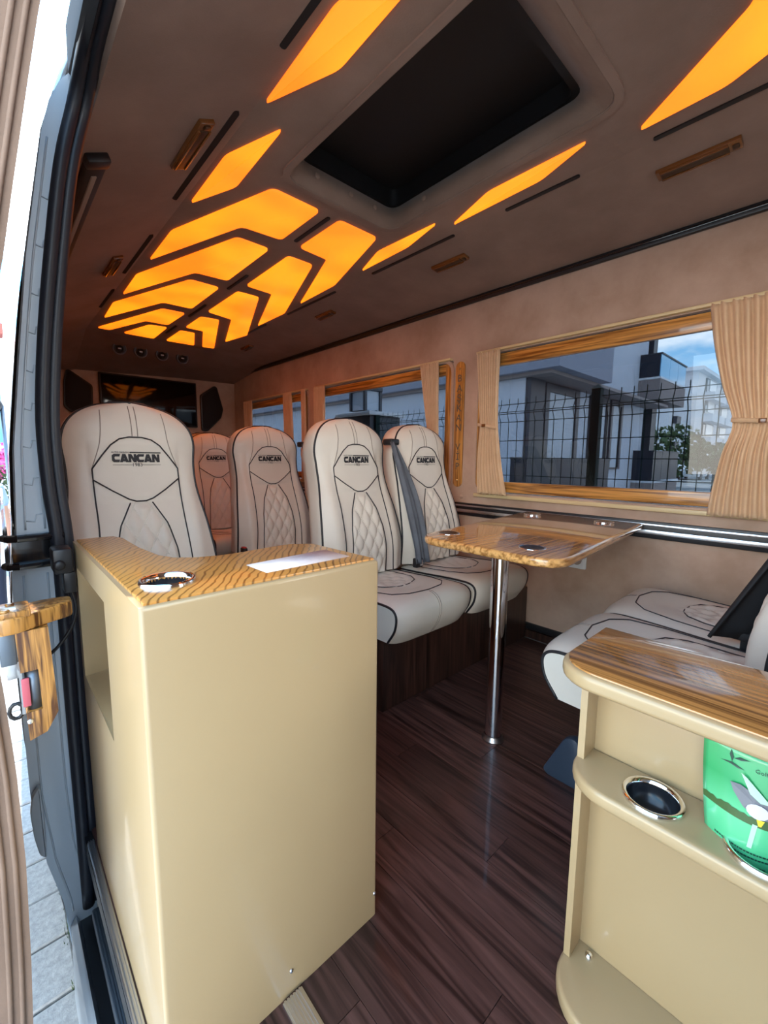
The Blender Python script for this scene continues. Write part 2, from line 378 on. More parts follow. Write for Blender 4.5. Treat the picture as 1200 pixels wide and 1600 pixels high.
sol = ceil.modifiers.new('thick', 'SOLIDIFY'); sol.thickness = .02; sol.offset = 1 if ceil.data.polygons[0].normal.z > 0 else -1
# black roof skin above so that no daylight leaks
struct(plate('roof_skin', [(.215, -1.25), (.23, 1.25), (.62, 4.75), (2.1, 4.75), (2.1, -1.25)], 2, 2.06, 2.09, 'body'))
# rear wall, left wall behind the door
struct(plate('wall_rear', [(.17, -.05), (.17, 1.0), (.21, 1.70), (.62, 1.90), (2.08, 1.90), (2.08, -.05)], 1, 4.63, 4.68, 'suede'))
bm = bmesh.new()
prism(bm, [(.085, 1.27), (.108, 1.27), (.20, 4.63), (.16, 4.63)], 2, -.05, 1.0)
v = [(.085, 1.27, 1.0), (.108, 1.27, 1.0), (.20, 4.63, 1.0), (.16, 4.63, 1.0), (.185, 1.27, 1.72), (.215, 1.27, 1.70), (.215, 4.63, 1.70), (.185, 4.63, 1.72)]
vs = [bm.verts.new(p) for p in v]
for f in ((0, 1, 5, 4), (1, 2, 6, 5), (2, 3, 7, 6), (3, 0, 4, 7), (4, 5, 6, 7)): bm.faces.new([vs[i] for i in f])
struct(fin('wall_left', bm, 'suede'))
# partition towards the cab with a window, both unseen and added to shape the light, and the body in front of the door opening
bm = bmesh.new()
for d in ((.085, XW, .0, .85), (.085, XW, 1.7, 2.06), (.085, 1.25, .85, 1.7), (1.95, XW, .85, 1.7)): bx(bm, d[0], d[1], -1.25, -1.2, d[2], d[3])
struct(fin('added_wall_front', bm, 'suede'))
struct(plate('door_2', [(-.02, -.25), (-.02, .75), (.03, 1.0), (.14, 1.6), (-.45, 1.6), (-.80, 1.0), (-.98, .75), (-.98, -.25)], 1, -1.42, -1.34, 'body', bev=.01))  # unseen open front door, added to shade the seat behind the cabinet
struct(box('trim_12', (.06, .11, -1.25, -.22, -.05, 1.72), 'body'))

# ================================================================== JAMB, SEAL, SILL, DOOR
outer = [(.188, 1.728), (.168, 1.70), (.148, 1.655), (.132, 1.594), (.088, 1.332), (.062, 1.123), (.040, .936), (.030, .741), (.018, .677), (.010, .52), (.010, .294), (.010, .136), (.025, -.007), (.027, -.04), (.051, -.165), (.065, -.341), (.079, -.547)]
inner = [(.120, -.547), (.115, -.17), (.10, .005), (.10, .257), (.10, .62), (.10, .723), (.095, .854), (.097, 1.006), (.116, 1.183), (.141, 1.345), (.171, 1.546), (.200, 1.72)]
jamb = struct(plate('trim_4', outer + inner, 1, 1.20, 1.26, 'body'))
# pressed ribs and joggles of the sheet metal
inn_tab = sorted([(z, x) for x, z in inner]); out_tab = sorted([(z, x) for x, z in outer])
def jx(z, t): a = lerp(out_tab, z); b = lerp(inn_tab, z); return a + (b - a) * t
bm = bmesh.new()
for t in (.22, .72):
    tube(bm, [(jx(z / 50, t), 1.1995, z / 50) for z in range(-10, 34)], .0022, 6)
    tube(bm, [(jx(z / 50, t), 1.1995, z / 50) for z in range(38, 80)], .0022, 6)
for z in (.78, .86, .94, 1.02, 1.10, 1.18, 1.26, 1.36, 1.46):
    a, b, c = jx(z, .22), jx(z, .47), jx(z + .02, .72); tube(bm, [(a, 1.1995, z), (b, 1.1995, z - .003), (b + .004, 1.1995, z + .012), (c, 1.1995, z + .014)], .0016, 6)
fin('pressing', bm, 'body', jamb, True)
plate('fuel_flap', roundpoly([(.024, .168), (.012, .15), (.006, .11), (.009, .05), (.016, .0), (.028, -.012), (.030, .08), (.028, .165)], .008, 3), 1, 1.180, 1.20, 'body', jamb, bev=.003)
# two bolts
for z in (.585, .56):
    b2 = bmesh.new(); r_ = lathe(b2, [(.0045, 0), (.0045, -.006), (.0025, -.008)], (.088, 1.2, z), 10, 1); cap(b2, r_[-1]); fin('bolt', b2, 'black', jamb, True)
# black guide rail of the sliding door that wraps round the body
gr = bmesh.new()
for z in (.744, .683):
    tube(gr, [(.11, 1.19, z), (.03, 1.185, z), (.014, 1.19, z), (.008, 1.21, z), (.012, 1.6, z), (.03, 3.0, z)], .008, 8)
bx(gr, .02, .11, 1.193, 1.2, .69, .74)
fin('guide_rail', gr, 'body_dark', jamb)
# outer skin of the van body, tapering to the tail
bm = bmesh.new(); sk = [(-.547, .079), (-.165, .051), (-.007, .025), (.294, .010), (.52, .010), (.741, .030), (.936, .040), (1.123, .062), (1.332, .088), (1.594, .132), (1.72, .17), (1.95, .26)]
grid(bm, lambda u, v: (lerp(sk, -.547 + 2.49 * v) + .13 * u * u + .02 * u + .003, 1.215 + 3.5 * u, -.547 + 2.49 * v), 10, 36)
M['body_outside'] = mat('body_outside', (.52, .58, .64), .10, .5, 1.0)
skin_o = struct(fin('wall_outside', bm, 'body_outside', None, True)); so = skin_o.modifiers.new('thick', 'SOLIDIFY'); so.thickness = .01; so.offset = 0
bm = bmesh.new()
grid(bm, lambda u, v: (lerp(sk, .76 + .55 * v) + .13 * u * u + .02 * u - .004, 1.222 + 3.2 * u, .76 + .55 * v), 10, 10)
o = fin('side_glass', bm, 'body_dark', skin_o, True); s2 = o.modifiers.new('thick', 'SOLIDIFY'); s2.thickness = .004
# rubber door seal: up the pillar, then forward along the roof edge
sl = [(.105, 1.19, -.20), (.105, 1.19, .05), (.105, 1.19, .30), (.106, 1.19, .60), (.105, 1.19, .74), (.098, 1.19, .86), (.098, 1.19, 1.0), (.112, 1.19, 1.16), (.134, 1.19, 1.33), (.165, 1.19, 1.53), (.196, 1.19, 1.66), (.205, 1.12, 1.71), (.205, .9, 1.72), (.205, .4, 1.72), (.205, -.9, 1.72)]
def spl(pts, k=4):
    out = []; n = len(pts)
    for i in range(n - 1):
        p0, p1, p2, p3 = (Vector(pts[max(0, min(n - 1, j))]) for j in (i - 1, i, i + 1, i + 2))
        for j in range(k):
            t = j / k; out.append(.5 * ((2 * p1) + (p2 - p0) * t + (2 * p0 - 5 * p1 + 4 * p2 - p3) * t * t + (-p0 + 3 * p1 - 3 * p2 + p3) * t ** 3))
    return out + [Vector(pts[-1])]
bm = bmesh.new(); P_ = spl(sl)
tube(bm, [p + Vector((-.007, 0, 0)) for p in P_], .013, 10)
seal = struct(fin('trim_5', bm, 'rubber', None, True))
bm = bmesh.new(); tube(bm, [p + Vector((.012, .012, 0)) for p in P_], .013, 10); fin('seal_lip', bm, 'rubber', seal, True)
# header over the door opening
hd = struct(plate('trim_6', [(.183, 1.715), (.20, 1.70), (.22, 1.745), (.22, 1.90), (.205, 1.90), (.184, 1.80)], 1, -1.2, 1.19, 'rubber_dull', bev=.006))
# sill: aluminium threshold, ribbed step, painted outer sill
sill = struct(box('trim_7', (.101, .117, -.9, 1.15, -.035, .002), 'alu', bev=.003))
for k in range(3): box('rib', (.1035 + k * .0045, .1057 + k * .0045, -.9, 1.15, .002, .0035), 'alu', sill)
stp = struct(box('trim_8', (.097, .117, -.9, 1.13, -.19, -.16), 'gunmetal', bev=.004))
for k in range(4): box('rib', (.0985 + k * .0047, .1008 + k * .0047, -.9, 1.12, -.16, -.158), 'gunmetal', stp)
struct(box('trim_9', (.06, .13, -.9, 1.2, -.40, -.24), 'black'))
struct(plate('trim_10', [(.055, -.45), (.078, -.45), (.083, -.25), (.072, -.215), (.060, -.235)], 1, -.9, 1.2, 'body', bev=.004))
struct(box('riser', (.118, .14, -.9, 1.2, -.40, -.05), 'black'))
# metal strip set into the floor in front of the cabinet
ms = struct(box('trim_11', (.294, .332, -.6, .562, -.002, .004), 'alu', bev=.001))
for k in range(6): box('rib', (.297 + k * .0056, .3003 + k * .0056, -.6, .562, .004, .0058), 'alu', ms)
# the sliding door, pushed back along the body
dp = [(-.030, -.35), (-.020, -.097), (-.0135, .031), (-.007, .218), (-.007, .40), (-.0135, .571), (-.03, .75), (-.022, .95), (.010, 1.10), (.034, 1.192), (.056, 1.316), (.081, 1.453), (.110, 1.606), (.14, 1.74)]
bm = bmesh.new()
def dgrid(off, zs, y0, y1, slope, inv=False): return lambda u, v: (lerp([(z, x) for x, z in dp], zs[0] + (zs[1] - zs[0]) * v) - off - slope * u, y0 + (y1 - y0) * u, zs[0] + (zs[1] - zs[0]) * v)
grid(bm, dgrid(0, (-.35, 1.74), .90, 2.1, .10), 4, 40)
grid(bm, dgrid(.09, (-.35, 1.74), .90, 2.1, .10), 4, 40)
A = [(lerp([(z, x) for x, z in dp], -.35 + 2.09 * j / 40), .90, -.35 + 2.09 * j / 40) for j in range(41)]
for yy, sh in ((.90, 0), (2.1, .10)):
    va = [bm.verts.new((a[0] - sh, yy, a[2])) for a in A]; vb = [bm.verts.new((a[0] - sh - .09, yy, a[2])) for a in A]
    for j in range(40): bm.faces.new((va[j], va[j + 1], vb[j + 1], vb[j]))
for j in (0, 40):
    a = A[j]; bm.faces.new([bm.verts.new(p) for p in ((a[0], .9, a[2]), (a[0] - .09, .9, a[2]), (a[0] - .19, 2.1, a[2]), (a[0] - .10, 2.1, a[2]))])
bmesh.ops.remove_doubles(bm, verts=bm.verts[:], dist=1e-5)
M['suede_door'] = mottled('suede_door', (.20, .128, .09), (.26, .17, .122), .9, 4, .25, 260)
door = struct(fin('door_1', bm, 'suede_door', auto=.7))
bm = bmesh.new()
for o_ in (.014, .030): tube(bm, [(a[0] - o_, .898, a[2]) for a in A], .004, 6)
fin('welt', bm, 'suede_door', door, True)
# oak latch cover on the door edge
lcb = bmesh.new()
for pts_ in ([(.014, .453), (.037, .460), (.054, .490), (.0537, .502), (.0125, .502)], [(.0337, .502), (.0537, .502), (.052, .572), (.0325, .572)], [(.010, .572), (.052, .572), (.050, .640), (.008, .640)]): prism(lcb, pts_, 1, .872, .900)
bmesh.ops.remove_doubles(lcb, verts=lcb.verts[:], dist=1e-5)
lc = fin('latch_cover', lcb, 'wood_latch', door)
lc2 = bmesh.new(); prism(lc2, roundpoly([(-.012, .862), (.012, .862), (.050, .885), (.088, .905), (.090, .945), (.05, .95), (-.012, .93)], .008, 3), 2, .640, .668, bev=.005)
bx(lc2, -.012, .030, .868, .93, .664, .676, bev=.003)
fin('latch_cover', lc2, 'wood_latch', door, auto=.6)
for x_, y_ in ((-.001, .878), (.006, .915)):
    b2 = bmesh.new(); r_ = lathe(b2, [(.006, .676), (.006, .678), (.004, .6785)], (x_, y_, 0), 12); cap(b2, r_[-1]); fin('wood_plug', b2, 'wood_latch', lc, True)
b2 = bmesh.new(); r_ = lathe(b2, [(.0045, 0), (.0045, -.002), (.003, -.0035)], (.0165, .872, .487), 14, 1); cap(b2, r_[-1]); fin('screw', b2, 'chrome', lc, True)
lk = box('lock', (-.012, .008, .88, .91, .585, .637), 'gunmetal', door, bev=.002)
box('lock_bracket', (-.006, .012, .884, .9, .560, .588), 'steel', lk, bev=.001)
box('red_tag', (.010, .020, .874, .88, .512, .560), 'pink', door, bev=.001)
b2 = bmesh.new(); lathe(b2, [(.0001, .0), (.011, .0), (.011, .07), (.0001, .07)], (.026, .889, .502), 14); fin('lock_cylinder', b2, 'gunmetal', door, True)
box('lock_plate', (.008, .012, .876, .9, .50, .575), 'steel', door)
b2 = bmesh.new(); tube(b2, [(.001 + .009 * math.cos(a / 10 * 6.28), .885, .505 + .013 * math.sin(a / 10 * 6.28)) for a in range(10)], .003, 6, True); fin('pull_ring', b2, 'black', door, True)
# black hinge bracket and cable between pillar and cabinet
hb = empty('cable_bracket', (.09, 1.10, .68), 0, 'black bracket with a hanging cable between the door seal and the cabinet', 'bracket')
box('clamp', (-.012, .022, -.03, .03, .0, .052), 'black', hb, bev=.006); box('mount', (.004, .026, -.02, .02, -.045, .0), 'black', hb, bev=.004)
b2 = bmesh.new(); r_ = lathe(b2, [(.010, -.012), (.010, -.02), (.006, -.022)], (-.002, -.018, .02), 12, 1); cap(b2, r_[-1]); fin('knob', b2, 'black', hb, True)
b2 = bmesh.new(); tube(b2, spl([(.016, -.01, -.04), (.022, -.01, -.08), (.012, -.01, -.12), (-.012, -.01, -.155), (-.03, 0, -.175)]), .0035, 7); fin('cable', b2, 'black', hb, True)

# ================================================================== ROOF FITTINGS
amber_pts = {
    'long diamond': [[(.612, 1.15), (.602, .81), (.690, .61), (.697, .929)], [(1.443, 1.176), (1.366, .957), (1.372, .614), (1.437, .796)]],
    'short diamond': [[(.622, 1.75), (.616, 1.416), (.692, 1.194), (.705, 1.539)], [(1.448, 1.754), (1.375, 1.551), (1.387, 1.21), (1.44, 1.423)]],
    'front wing': [[(.683, .46), (.69, .30), (.87, -.08), (1.02, -.10), (1.02, .20), (.893, .224)], [(1.437, .504), (1.227, .224), (1.10, .20), (1.10, -.10), (1.25, -.08), (1.43, .30)]],
    'first chevron wing': [[(.637, 2.361), (.632, 2.01), (.805, 1.462), (1.0, 1.462), (1.0, 1.756), (.83, 1.772)], [(1.094, 1.761), (1.095, 1.463), (1.29, 1.462), (1.453, 1.99), (1.466, 2.362), (1.25, 1.772)]],
    'second chevron wing': [[(.643, 2.95), (.634, 2.598), (.855, 1.872), (1.003, 1.872), (1.006, 2.338), (.845, 2.353)], [(1.109, 2.333), (1.102, 1.872), (1.235, 1.872), (1.485, 2.582), (1.483, 2.956), (1.268, 2.343)]],
    'third chevron wing': [[(.647, 3.52), (.632, 3.156), (.86, 2.47), (1.013, 2.47), (1.016, 2.919), (.852, 2.926)], [(1.114, 2.908), (1.112, 2.452), (1.24, 2.45), (1.53, 3.231), (1.485, 3.536), (1.288, 2.95)]],
    'fourth chevron wing': [[(.655, 3.825), (.885, 3.06), (1.018, 3.05), (1.01, 3.39), (.871, 3.395), (.733, 3.818)], [(1.122, 3.36), (1.119, 3.05), (1.234, 3.03), (1.50, 3.81), (1.408, 3.83), (1.245, 3.36)]],
    'rear short panel': [[(.825, 3.84), (.915, 3.49), (1.026, 3.464), (1.035, 3.845)], [(1.126, 3.84), (1.123, 3.478), (1.222, 3.472), (1.34, 3.83)]],
}
for nm, two in amber_pts.items():
    for s, pts in zip(('door side', 'window side'), two):
        P2 = roundpoly(pts, .022, 4)
        o = plate('ceiling_light', P2, 2, ZC - .008, ZC + .004, 'amber', None, bev=.003)
        where = {'long diamond': 'beside the roof hatch', 'short diamond': 'off the rear corner of the roof hatch', 'front wing': 'ahead of the roof hatch', 'rear short panel': 'at the rear end of the ceiling'}.get(nm, 'behind the roof hatch')
        setp(o, 'glowing amber ceiling panel, %s %s, %s' % (nm, where, s), 'ceiling light', 'amber ceiling panels')
# dark slots pressed into the roof lining
def slot(p, q, w=.014):
    a, b = Vector(p), Vector(q); d = (b - a); L_ = d.length; n_ = Vector((-d.y, d.x)).normalized() * w / 2
    return a, b, n_
def ceilz(x): return ZC if .60 <= x <= 1.52 else (ZC - (x - 1.52) * .063 / .535 if x > 1.52 else ZC - (.60 - x) * .45)
for p, q in [((1.055, 1.477), (1.055, 1.734)), ((1.058, 2.208), (1.058, 2.46)), ((1.06, 2.80), (1.06, 3.10)), ((1.062, 3.38), (1.062, 3.62)),
             ((1.512, .977), (1.512, .70)), ((1.514, 1.748), (1.514, 1.223)), ((1.516, 2.60), (1.516, 2.07)), ((1.516, 3.3), (1.516, 2.9)), ((1.508, .484), (1.508, .10)),
             ((.556, .958), (.556, .55)), ((.560, 1.737), (.560, 1.203)), ((.575, 2.596), (.575, 2.083)), ((.585, 3.288), (.585, 2.898))]:
    x = p[0]; z = ceilz(x)
    plate('slot', roundpoly(rect(x - .008, x + .008, min(p[1], q[1]), max(p[1], q[1])), .007, 3), 2, z - .004, z + .004, 'hatch', ceil)
# amber reading lamps
def lamp(x, y0, y1, label):
    z = ceilz(x) - .004; t = empty('reading_lamp', (x, (y0 + y1) / 2, z), 0, label, 'reading lamp', 'amber reading lamps along the ceiling')
    t.rotation_euler = (0, .118 if x > 1 else -.42, 0); h = (y1 - y0) / 2
    box('housing', (-.022, .022, -h, h, -.008, .006), 'amber_lamp', t, bev=.003); box('lens', (-.012, .012, -h + .03, h - .012, -.012, -.007), 'amber_dark', t, bev=.002)
    for xx in (-.016, .016): box('rim', (xx - .003, xx + .003, -h + .03, h - .012, -.014, -.006), 'amber_lamp', t, bev=.001)
    box('switch', (-.008, .008, -h + .006, -h + .022, -.014, -.006), 'amber_dark', t, bev=.002)
for i, (y0, y1) in enumerate(((.30, .515), (1.27, 1.465), (2.295, 2.475), (3.44, 3.61))):
    lamp(1.665, y0, y1, 'amber reading lamp above the window side, %s from the front' % ('nearest', 'second', 'third', 'farthest')[i])
for i, (y0, y1) in enumerate(((1.245, 1.495), (2.31, 2.56))):
    lamp(.495, y0, y1, 'dark amber reading lamp on the door side of the ceiling, %s the door' % ('nearer to', 'farther from')[i])
# roof hatch
hh = empty('roof_hatch', (0, 0, ZC), 0, 'black roof hatch set in a suede recess in the ceiling', 'roof hatch')
h1 = roundpoly(rect(HX0, HX1, HY0, HY1), .07, 5); h2 = roundpoly(rect(.850, 1.31, .60, 1.385), .05, 5)
bm = bmesh.new(); a = [bm.verts.new((x, y, 0)) for x, y in h1]; b = [bm.verts.new((x, y, .082)) for x, y in h2]; n = len(a)
for i in range(n): bm.faces.new((a[i], a[(i + 1) % n], b[(i + 1) % n], b[i]))
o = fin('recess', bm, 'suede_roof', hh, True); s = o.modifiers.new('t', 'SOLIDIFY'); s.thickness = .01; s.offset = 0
bm = bmesh.new(); bx(bm, .82, 1.33, .56, 1.41, .14, .17)
fin('lid', bm, 'hatch', hh)
ring('lid_seal', roundpoly(rect(.83, 1.325, .58, 1.40), .05, 5), roundpoly(rect(.862, 1.295, .625, 1.365), .04, 5), 2, .080, .14, 'hatch', hh)
for x, y in ((.93, 1.372), (1.08, 1.372), (1.20, 1.372), (1.297, 1.2)):
    b2 = bmesh.new(); lathe(b2, [(.0001, -.004), (.009, -.003), (.011, 0)], (x, y, .05), 12, 1 if y > 1.3 else 0); fin('button', b2, 'suede_roof', hh, True)
# bead round the hatch
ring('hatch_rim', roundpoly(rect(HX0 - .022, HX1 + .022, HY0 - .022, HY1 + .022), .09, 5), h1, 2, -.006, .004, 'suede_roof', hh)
# four round air vents in the rear bulkhead
for i, x in enumerate((.849, 1.004, 1.168, 1.336)):
    t = empty('air_vent', (x, 4.125, 1.797), 0, 'round black air vent in a row of four at the rear, %s' % ('first from the door', 'second from the door', 'third from the door', 'nearest to the windows')[i], 'air vent', 'round rear air vents')
    t.rotation_euler = (math.radians(104), 0, 0)
    bm = bmesh.new(); lathe(bm, [(.036, -.006), (.042, .008), (.045, .014), (.050, .012), (.052, -.01)], seg=28); fin('ring', bm, 'gunmetal', t, True)
    bm = bmesh.new(); r_ = lathe(bm, [(.040, .0), (.026, -.002), (.024, .008), (.0001, .013)], seg=24); fin('nozzle', bm, 'cup', t, True)
    bm = bmesh.new(); bx(bm, -.012, .012, -.005, .005, .008, .017, bev=.003); fin('tab', bm, 'alu', t)
# black overhead trim on the door side
oh = empty('overhead_console', (.268, 2.2, 1.708), 0, 'long black overhead channel with a grey strip above the door side seats', 'overhead console')
oh.rotation_euler = (0, -.42, 0)
box('channel', (-.027, .027, -.76, .55, -.016, .006), 'black', oh, bev=.005); box('strip', (-.008, .006, -.70, .50, -.020, -.012), 'seam', oh, bev=.002)
box('end_cap', (-.029, .031, -.785, -.74, -.020, .006), 'black', oh, bev=.006)
# tv and speakers on the rear wall
tv = empty('tv_screen', (1.19, 4.63, 1.45), 0, 'flat black screen on the rear wall between two angular speakers', 'screen')
box('bezel', (-.42, .42, -.035, 0, -.225, .22), 'black', tv, bev=.006); box('panel', (-.405, .405, -.040, -.032, -.208, .205), 'screen', tv, bev=.002)
for nm, pts in (('door', [(.538, 1.655), (.561, 1.658), (.723, 1.544), (.714, 1.333), (.559, 1.293), (.504, 1.343), (.515, 1.55)]), ('window', [(1.798, 1.667), (1.825, 1.655), (1.885, 1.43), (1.86, 1.341), (1.712, 1.193), (1.653, 1.196), (1.65, 1.559)])):
    t = empty('wall_speaker', (0, 4.63, 0), 0, 'angular black speaker on the rear wall on the %s side of the screen' % nm, 'speaker', 'angular rear speakers')
    plate('cabinet', roundpoly(pts, .02, 3), 1, -.03, 0, 'black', t, bev=.004)
    cx_ = sum(p[0] for p in pts) / len(pts); cz_ = sum(p[1] for p in pts) / len(pts)
    plate('grille', roundpoly([(cx_ + (p[0] - cx_) * .9, cz_ + (p[1] - cz_) * .9) for p in pts], .02, 3), 1, -.036, -.028, 'cloth_black', t, bev=.003)

# ================================================================== SEATS (built once, then copied)
ZB, HB = .425, .668      # height of the back's foot, length of the back
def bw(v):
    base = sm([(0, .224), (.2, .219), (.4, .204), (.58, .185), (.7, .184), (.8, .19), (1, .19)], v)
    if v > .76: base *= max(0., 1 - ((v - .76) / .24) ** 2.7) ** (1 / 2.2)
    return base
def bc(v): return sm([(0, -.01), (.2, -.012), (.4, .022), (.6, .072), (.75, .088), (.87, .088), (.95, .108), (1, .135)], v)
def quiltw(v): return lerp([(0, .094), (.15, .094), (.3, .086), (.42, .068), (.535, .028)], v)
def panelw(v): return lerp([(0, .136), (.25, .128), (.45, .122), (.7, .122)], v)
def bsurf(x, v, off=0., q=True):
    w = max(bw(v), 1e-4); u = max(-1, min(1, x / w)); au = abs(u)
    y = bc(v) + .034 * au ** 4
    fade = min(1, max(0, (.78 - v) / .2)); y -= .014 * math.exp(-((abs(x) - .158) / .03) ** 2) * fade
    sh = max(0., 1 - (abs(x) / .13) ** 4) * max(0., 1 - ((v - .68) / .15) ** 2); y -= .006 * min(1, sh * 3)
    if q and v < .53 and abs(x) < quiltw(v) - .004:
        z = v * HB; a = math.sin(math.pi * (x / .054 + z / .096)); b = math.sin(math.pi * (x / .054 - z / .096)); y -= .011 * (abs(a * b)) ** .55 * min(1, max(0, (.522 - v) / .025)) * min(1, max(0, (quiltw(v) - abs(x)) / .012))
    return Vector((x, y - off, ZB + HB * v))
def vmap(t): return 1 - (1 - t) ** 1.35
TH = .105
def back_mesh():
    bm = bmesh.new(); nu, nv = 90, 140
    V = grid(bm, lambda u, t: bsurf((2 * u - 1) * bw(min(vmap(t), .9996)), min(vmap(t), .9996)), nu, nv)
    rim = [V[0][j] for j in range(nv + 1)] + [V[i][nv] for i in range(1, nu + 1)] + [V[nu][j] for j in range(nv - 1, -1, -1)]
    mid = Vector((0, 0, ZB + HB * .45)); prev = rim
    for dy, sc in ((.03, 1.012), (.075, 1.0), (.098, .975), (TH, .93)):
        ring_ = []
        for vt in rim:
            c = vt.co; ring_.append(bm.verts.new((c.x * sc, c.y + dy, mid.z + (c.z - mid.z) * (sc if c.z > mid.z else 1))))
        for i in range(len(rim) - 1): bm.faces.new((prev[i], prev[i + 1], ring_[i + 1], ring_[i]))
        prev = ring_
    # closed back, strip across left-right pairs
    half = len(prev) // 2
    for i in range(half):
        a, b, c, d = prev[i], prev[i + 1], prev[-2 - i], prev[-1 - i]
        if len({a, b, c, d}) >= 3:
            try: bm.faces.new([q for k, q in enumerate((a, b, c, d)) if q not in (a, b, c, d)[:k]])
            except ValueError: pass
    bmesh.ops.remove_doubles(bm, verts=bm.verts[:], dist=1e-5)
    return bm
def on_back(pts, off=.001): return [bsurf(x, v, off + .0012, False) for x, v in pts]
def dense(pts, k=6):
    out = []
    for (a, b), (c, d) in zip(pts, pts[1:]):
        for j in range(k): t = j / k; out.append((a + (c - a) * t, b + (d - b) * t))
    return out + [pts[-1]]
def cushion_prof(s):
    """profile along s in 0..1 : back top -> front edge -> bottom front"""
    return sm([(0, .05), (.2, -.10), (.45, -.29), (.6, -.375), (.72, -.408), (.85, -.402), (1, -.365)], s), sm([(0, .418), (.2, .425), (.45, .436), (.6, .430), (.72, .395), (.85, .335), (1, .275)], s)
CW = .208
def csurf(x, s, off=0., q=True):
    y, z = cushion_prof(s); au = abs(x) / CW
    e = .020 * au ** 6; y2, z2 = cushion_prof(min(1, s + .02)); y1, z1 = cushion_prof(max(0, s - .02))
    t = Vector((0, y2 - y1, z2 - z1)).normalized(); nrm = Vector((0, -t.z, t.y)); 
    if nrm.z < 0 and s < .5: nrm = -nrm
    if s >= .5 and nrm.y > 0: nrm = -nrm
    d = -e - .012 * math.exp(-(x / .12) ** 2) * (1 if s < .42 else max(0, 1 - (s - .42) * 8))
    if q and s < .36 and abs(x) < .118 * (1 - (max(0, s - .22) / .14) ** 2) ** .5 - .004 if s < .36 else False:
        a = math.sin(math.pi * (x / .054 + y / .085)); b = math.sin(math.pi * (x / .054 - y / .085)); d += .010 * abs(a * b) ** .4 * min(1, max(0, (.118 * (1 - (max(0, s - .22) / .14) ** 2) ** .5 - abs(x)) / .015))
    p = Vector((x, y, z)) + nrm * (d + off); return p
def cushion_mesh():
    bm = bmesh.new(); nu, nv = 50, 64
    V = grid(bm, lambda u, s: csurf((2 * u - 1) * CW, s), nu, nv)
    for k in (0, nu):
        A = V[k]; f = bm.verts.new((A[0].co.x, .05, .275)); bm.faces.new(list(A) + [f])
        if k == 0: f0 = f
        else: bm.faces.new([V[i][nv] for i in range(nu + 1)] + [f, f0]); bm.faces.new([V[i][0] for i in range(nu + 1)] + [f, f0])
    return bm
seat0 = empty('passenger_seat', (0, 0, 0))
bk_ = fin('backrest', back_mesh(), 'leather', seat0, auto=1.0)
cu_ = fin('cushion', cushion_mesh(), 'leather', seat0, auto=1.0)
# black piping of the back: rim, shield, panel lines
bm = bmesh.new()
rim = [(-bw(vmap(j / 40)) , vmap(j / 40)) for j in range(40)]
rim = [(x, min(v, .9996)) for x, v in rim]
rimp = [bsurf(x * 1.004, v) for x, v in rim]; rimp += [bsurf(x, .9996) + Vector((0, 0, .001)) for x in (-.05, 0, .05) if abs(x) < bw(.99)]
rimp = [p for p in rimp]; R_ = [Vector((-p.x, p.y, p.z)) for p in reversed(rimp[:40])]
tube(bm, rimp + R_, .0042, 6)
fin('edge_piping', bm, 'piping', seat0, True)
bm = bmesh.new()
arc = [(-.122, .685), (-.095, .745), (-.070, .795), (-.045, .824), (-.018, .834), (.018, .834), (.045, .824), (.070, .795), (.095, .745), (.122, .685)]
low = [(.122, .635), (.075, .583), (.034, .543), (.014, .532), (-.014, .532), (-.034, .543), (-.075, .583), (-.122, .635)]
tube(bm, on_back(dense(arc + low + [arc[0]], 3), .0012), .0022, 5)
for s in (-1, 1):
    tube(bm, on_back([(s * panelw(v / 30), v / 30) for v in range(0, 20)], .001), .0022, 5)
    tube(bm, on_back([(s * quiltw(v / 40), v / 40) for v in range(0, 22)], .001), .0022, 5)
fin('panel_piping', bm, 'piping', bk_, True)
bm = bmesh.new()
for s in (-1, 1):
    tube(bm, on_back([(s * .008, .838 + k * .018) for k in range(9)], -.0002), .0014, 5)
    tube(bm, on_back([(s * sm([(.685, .122), (.80, .098), (.9, .090), (.985, .085)], .685 + .03 * k), .685 + .03 * k) for k in range(10) if .685 + .03 * k < .985], -.0002), .0014, 5)
fin('stitching', bm, 'seam', bk_, True)
bm = bmesh.new()
for sg in (-1, 1):
    for k in range(-6, 9):
        run = []
        for j in range(0, 61):
            v = .525 * j / 60; x = sg * (k - v * HB / .096) * .054
            if abs(x) < quiltw(v) - .003: run.append(bsurf(x, v, .0024, False))
            else:
                if len(run) > 1: tube(bm, run, .0015, 4)
                run = []
        if len(run) > 1: tube(bm, run, .0015, 4)
fin('quilt_stitching', bm, 'stitch', bk_, True)
# embroidered logo
bm = bmesh.new()
def em(x, y):  # logo plane, unit = letter height .028 m, centre at v=.715
    return bsurf(x, .735 + y / HB, .0022)
def poly(pts, ox, sc=.026, oy=0.):
    try:
        f = bm.faces.new([bm.verts.new(em((ox + x) * sc * .84, oy + (y - .5) * sc)) for x, y in pts])
    except ValueError: pass
gC = [[(.25, 1), (1.06, 1), (.95, .68), (.42, .68), (.20, .9)], [(.25, 1), (.42, .68), (.34, .60), (0, .80)], [(0, .8), (.34, .60), (.34, .40), (0, .2)], [(0, .2), (.34, .40), (.42, .32), (.2, 0)], [(.2, 0), (.42, .32), (1.0, .32), (.90, 0)]]
gA = [[(0, 0), (.36, 0), (.76, 1), (.36, 1)], [(.36, 1), (.76, 1), (1.14, 0), (.76, 0)], [(.2, .10), (.28, .38), (.88, .38), (.94, .10)]]
gN = [[(0, 0), (.35, 0), (.35, .72), (0, 1)], [(0, 1), (.40, 1), (1.04, 0), (.66, 0)], [(.70, .30), (1.04, 0), (1.04, 1), (.70, 1)]]
x_ = -3.15
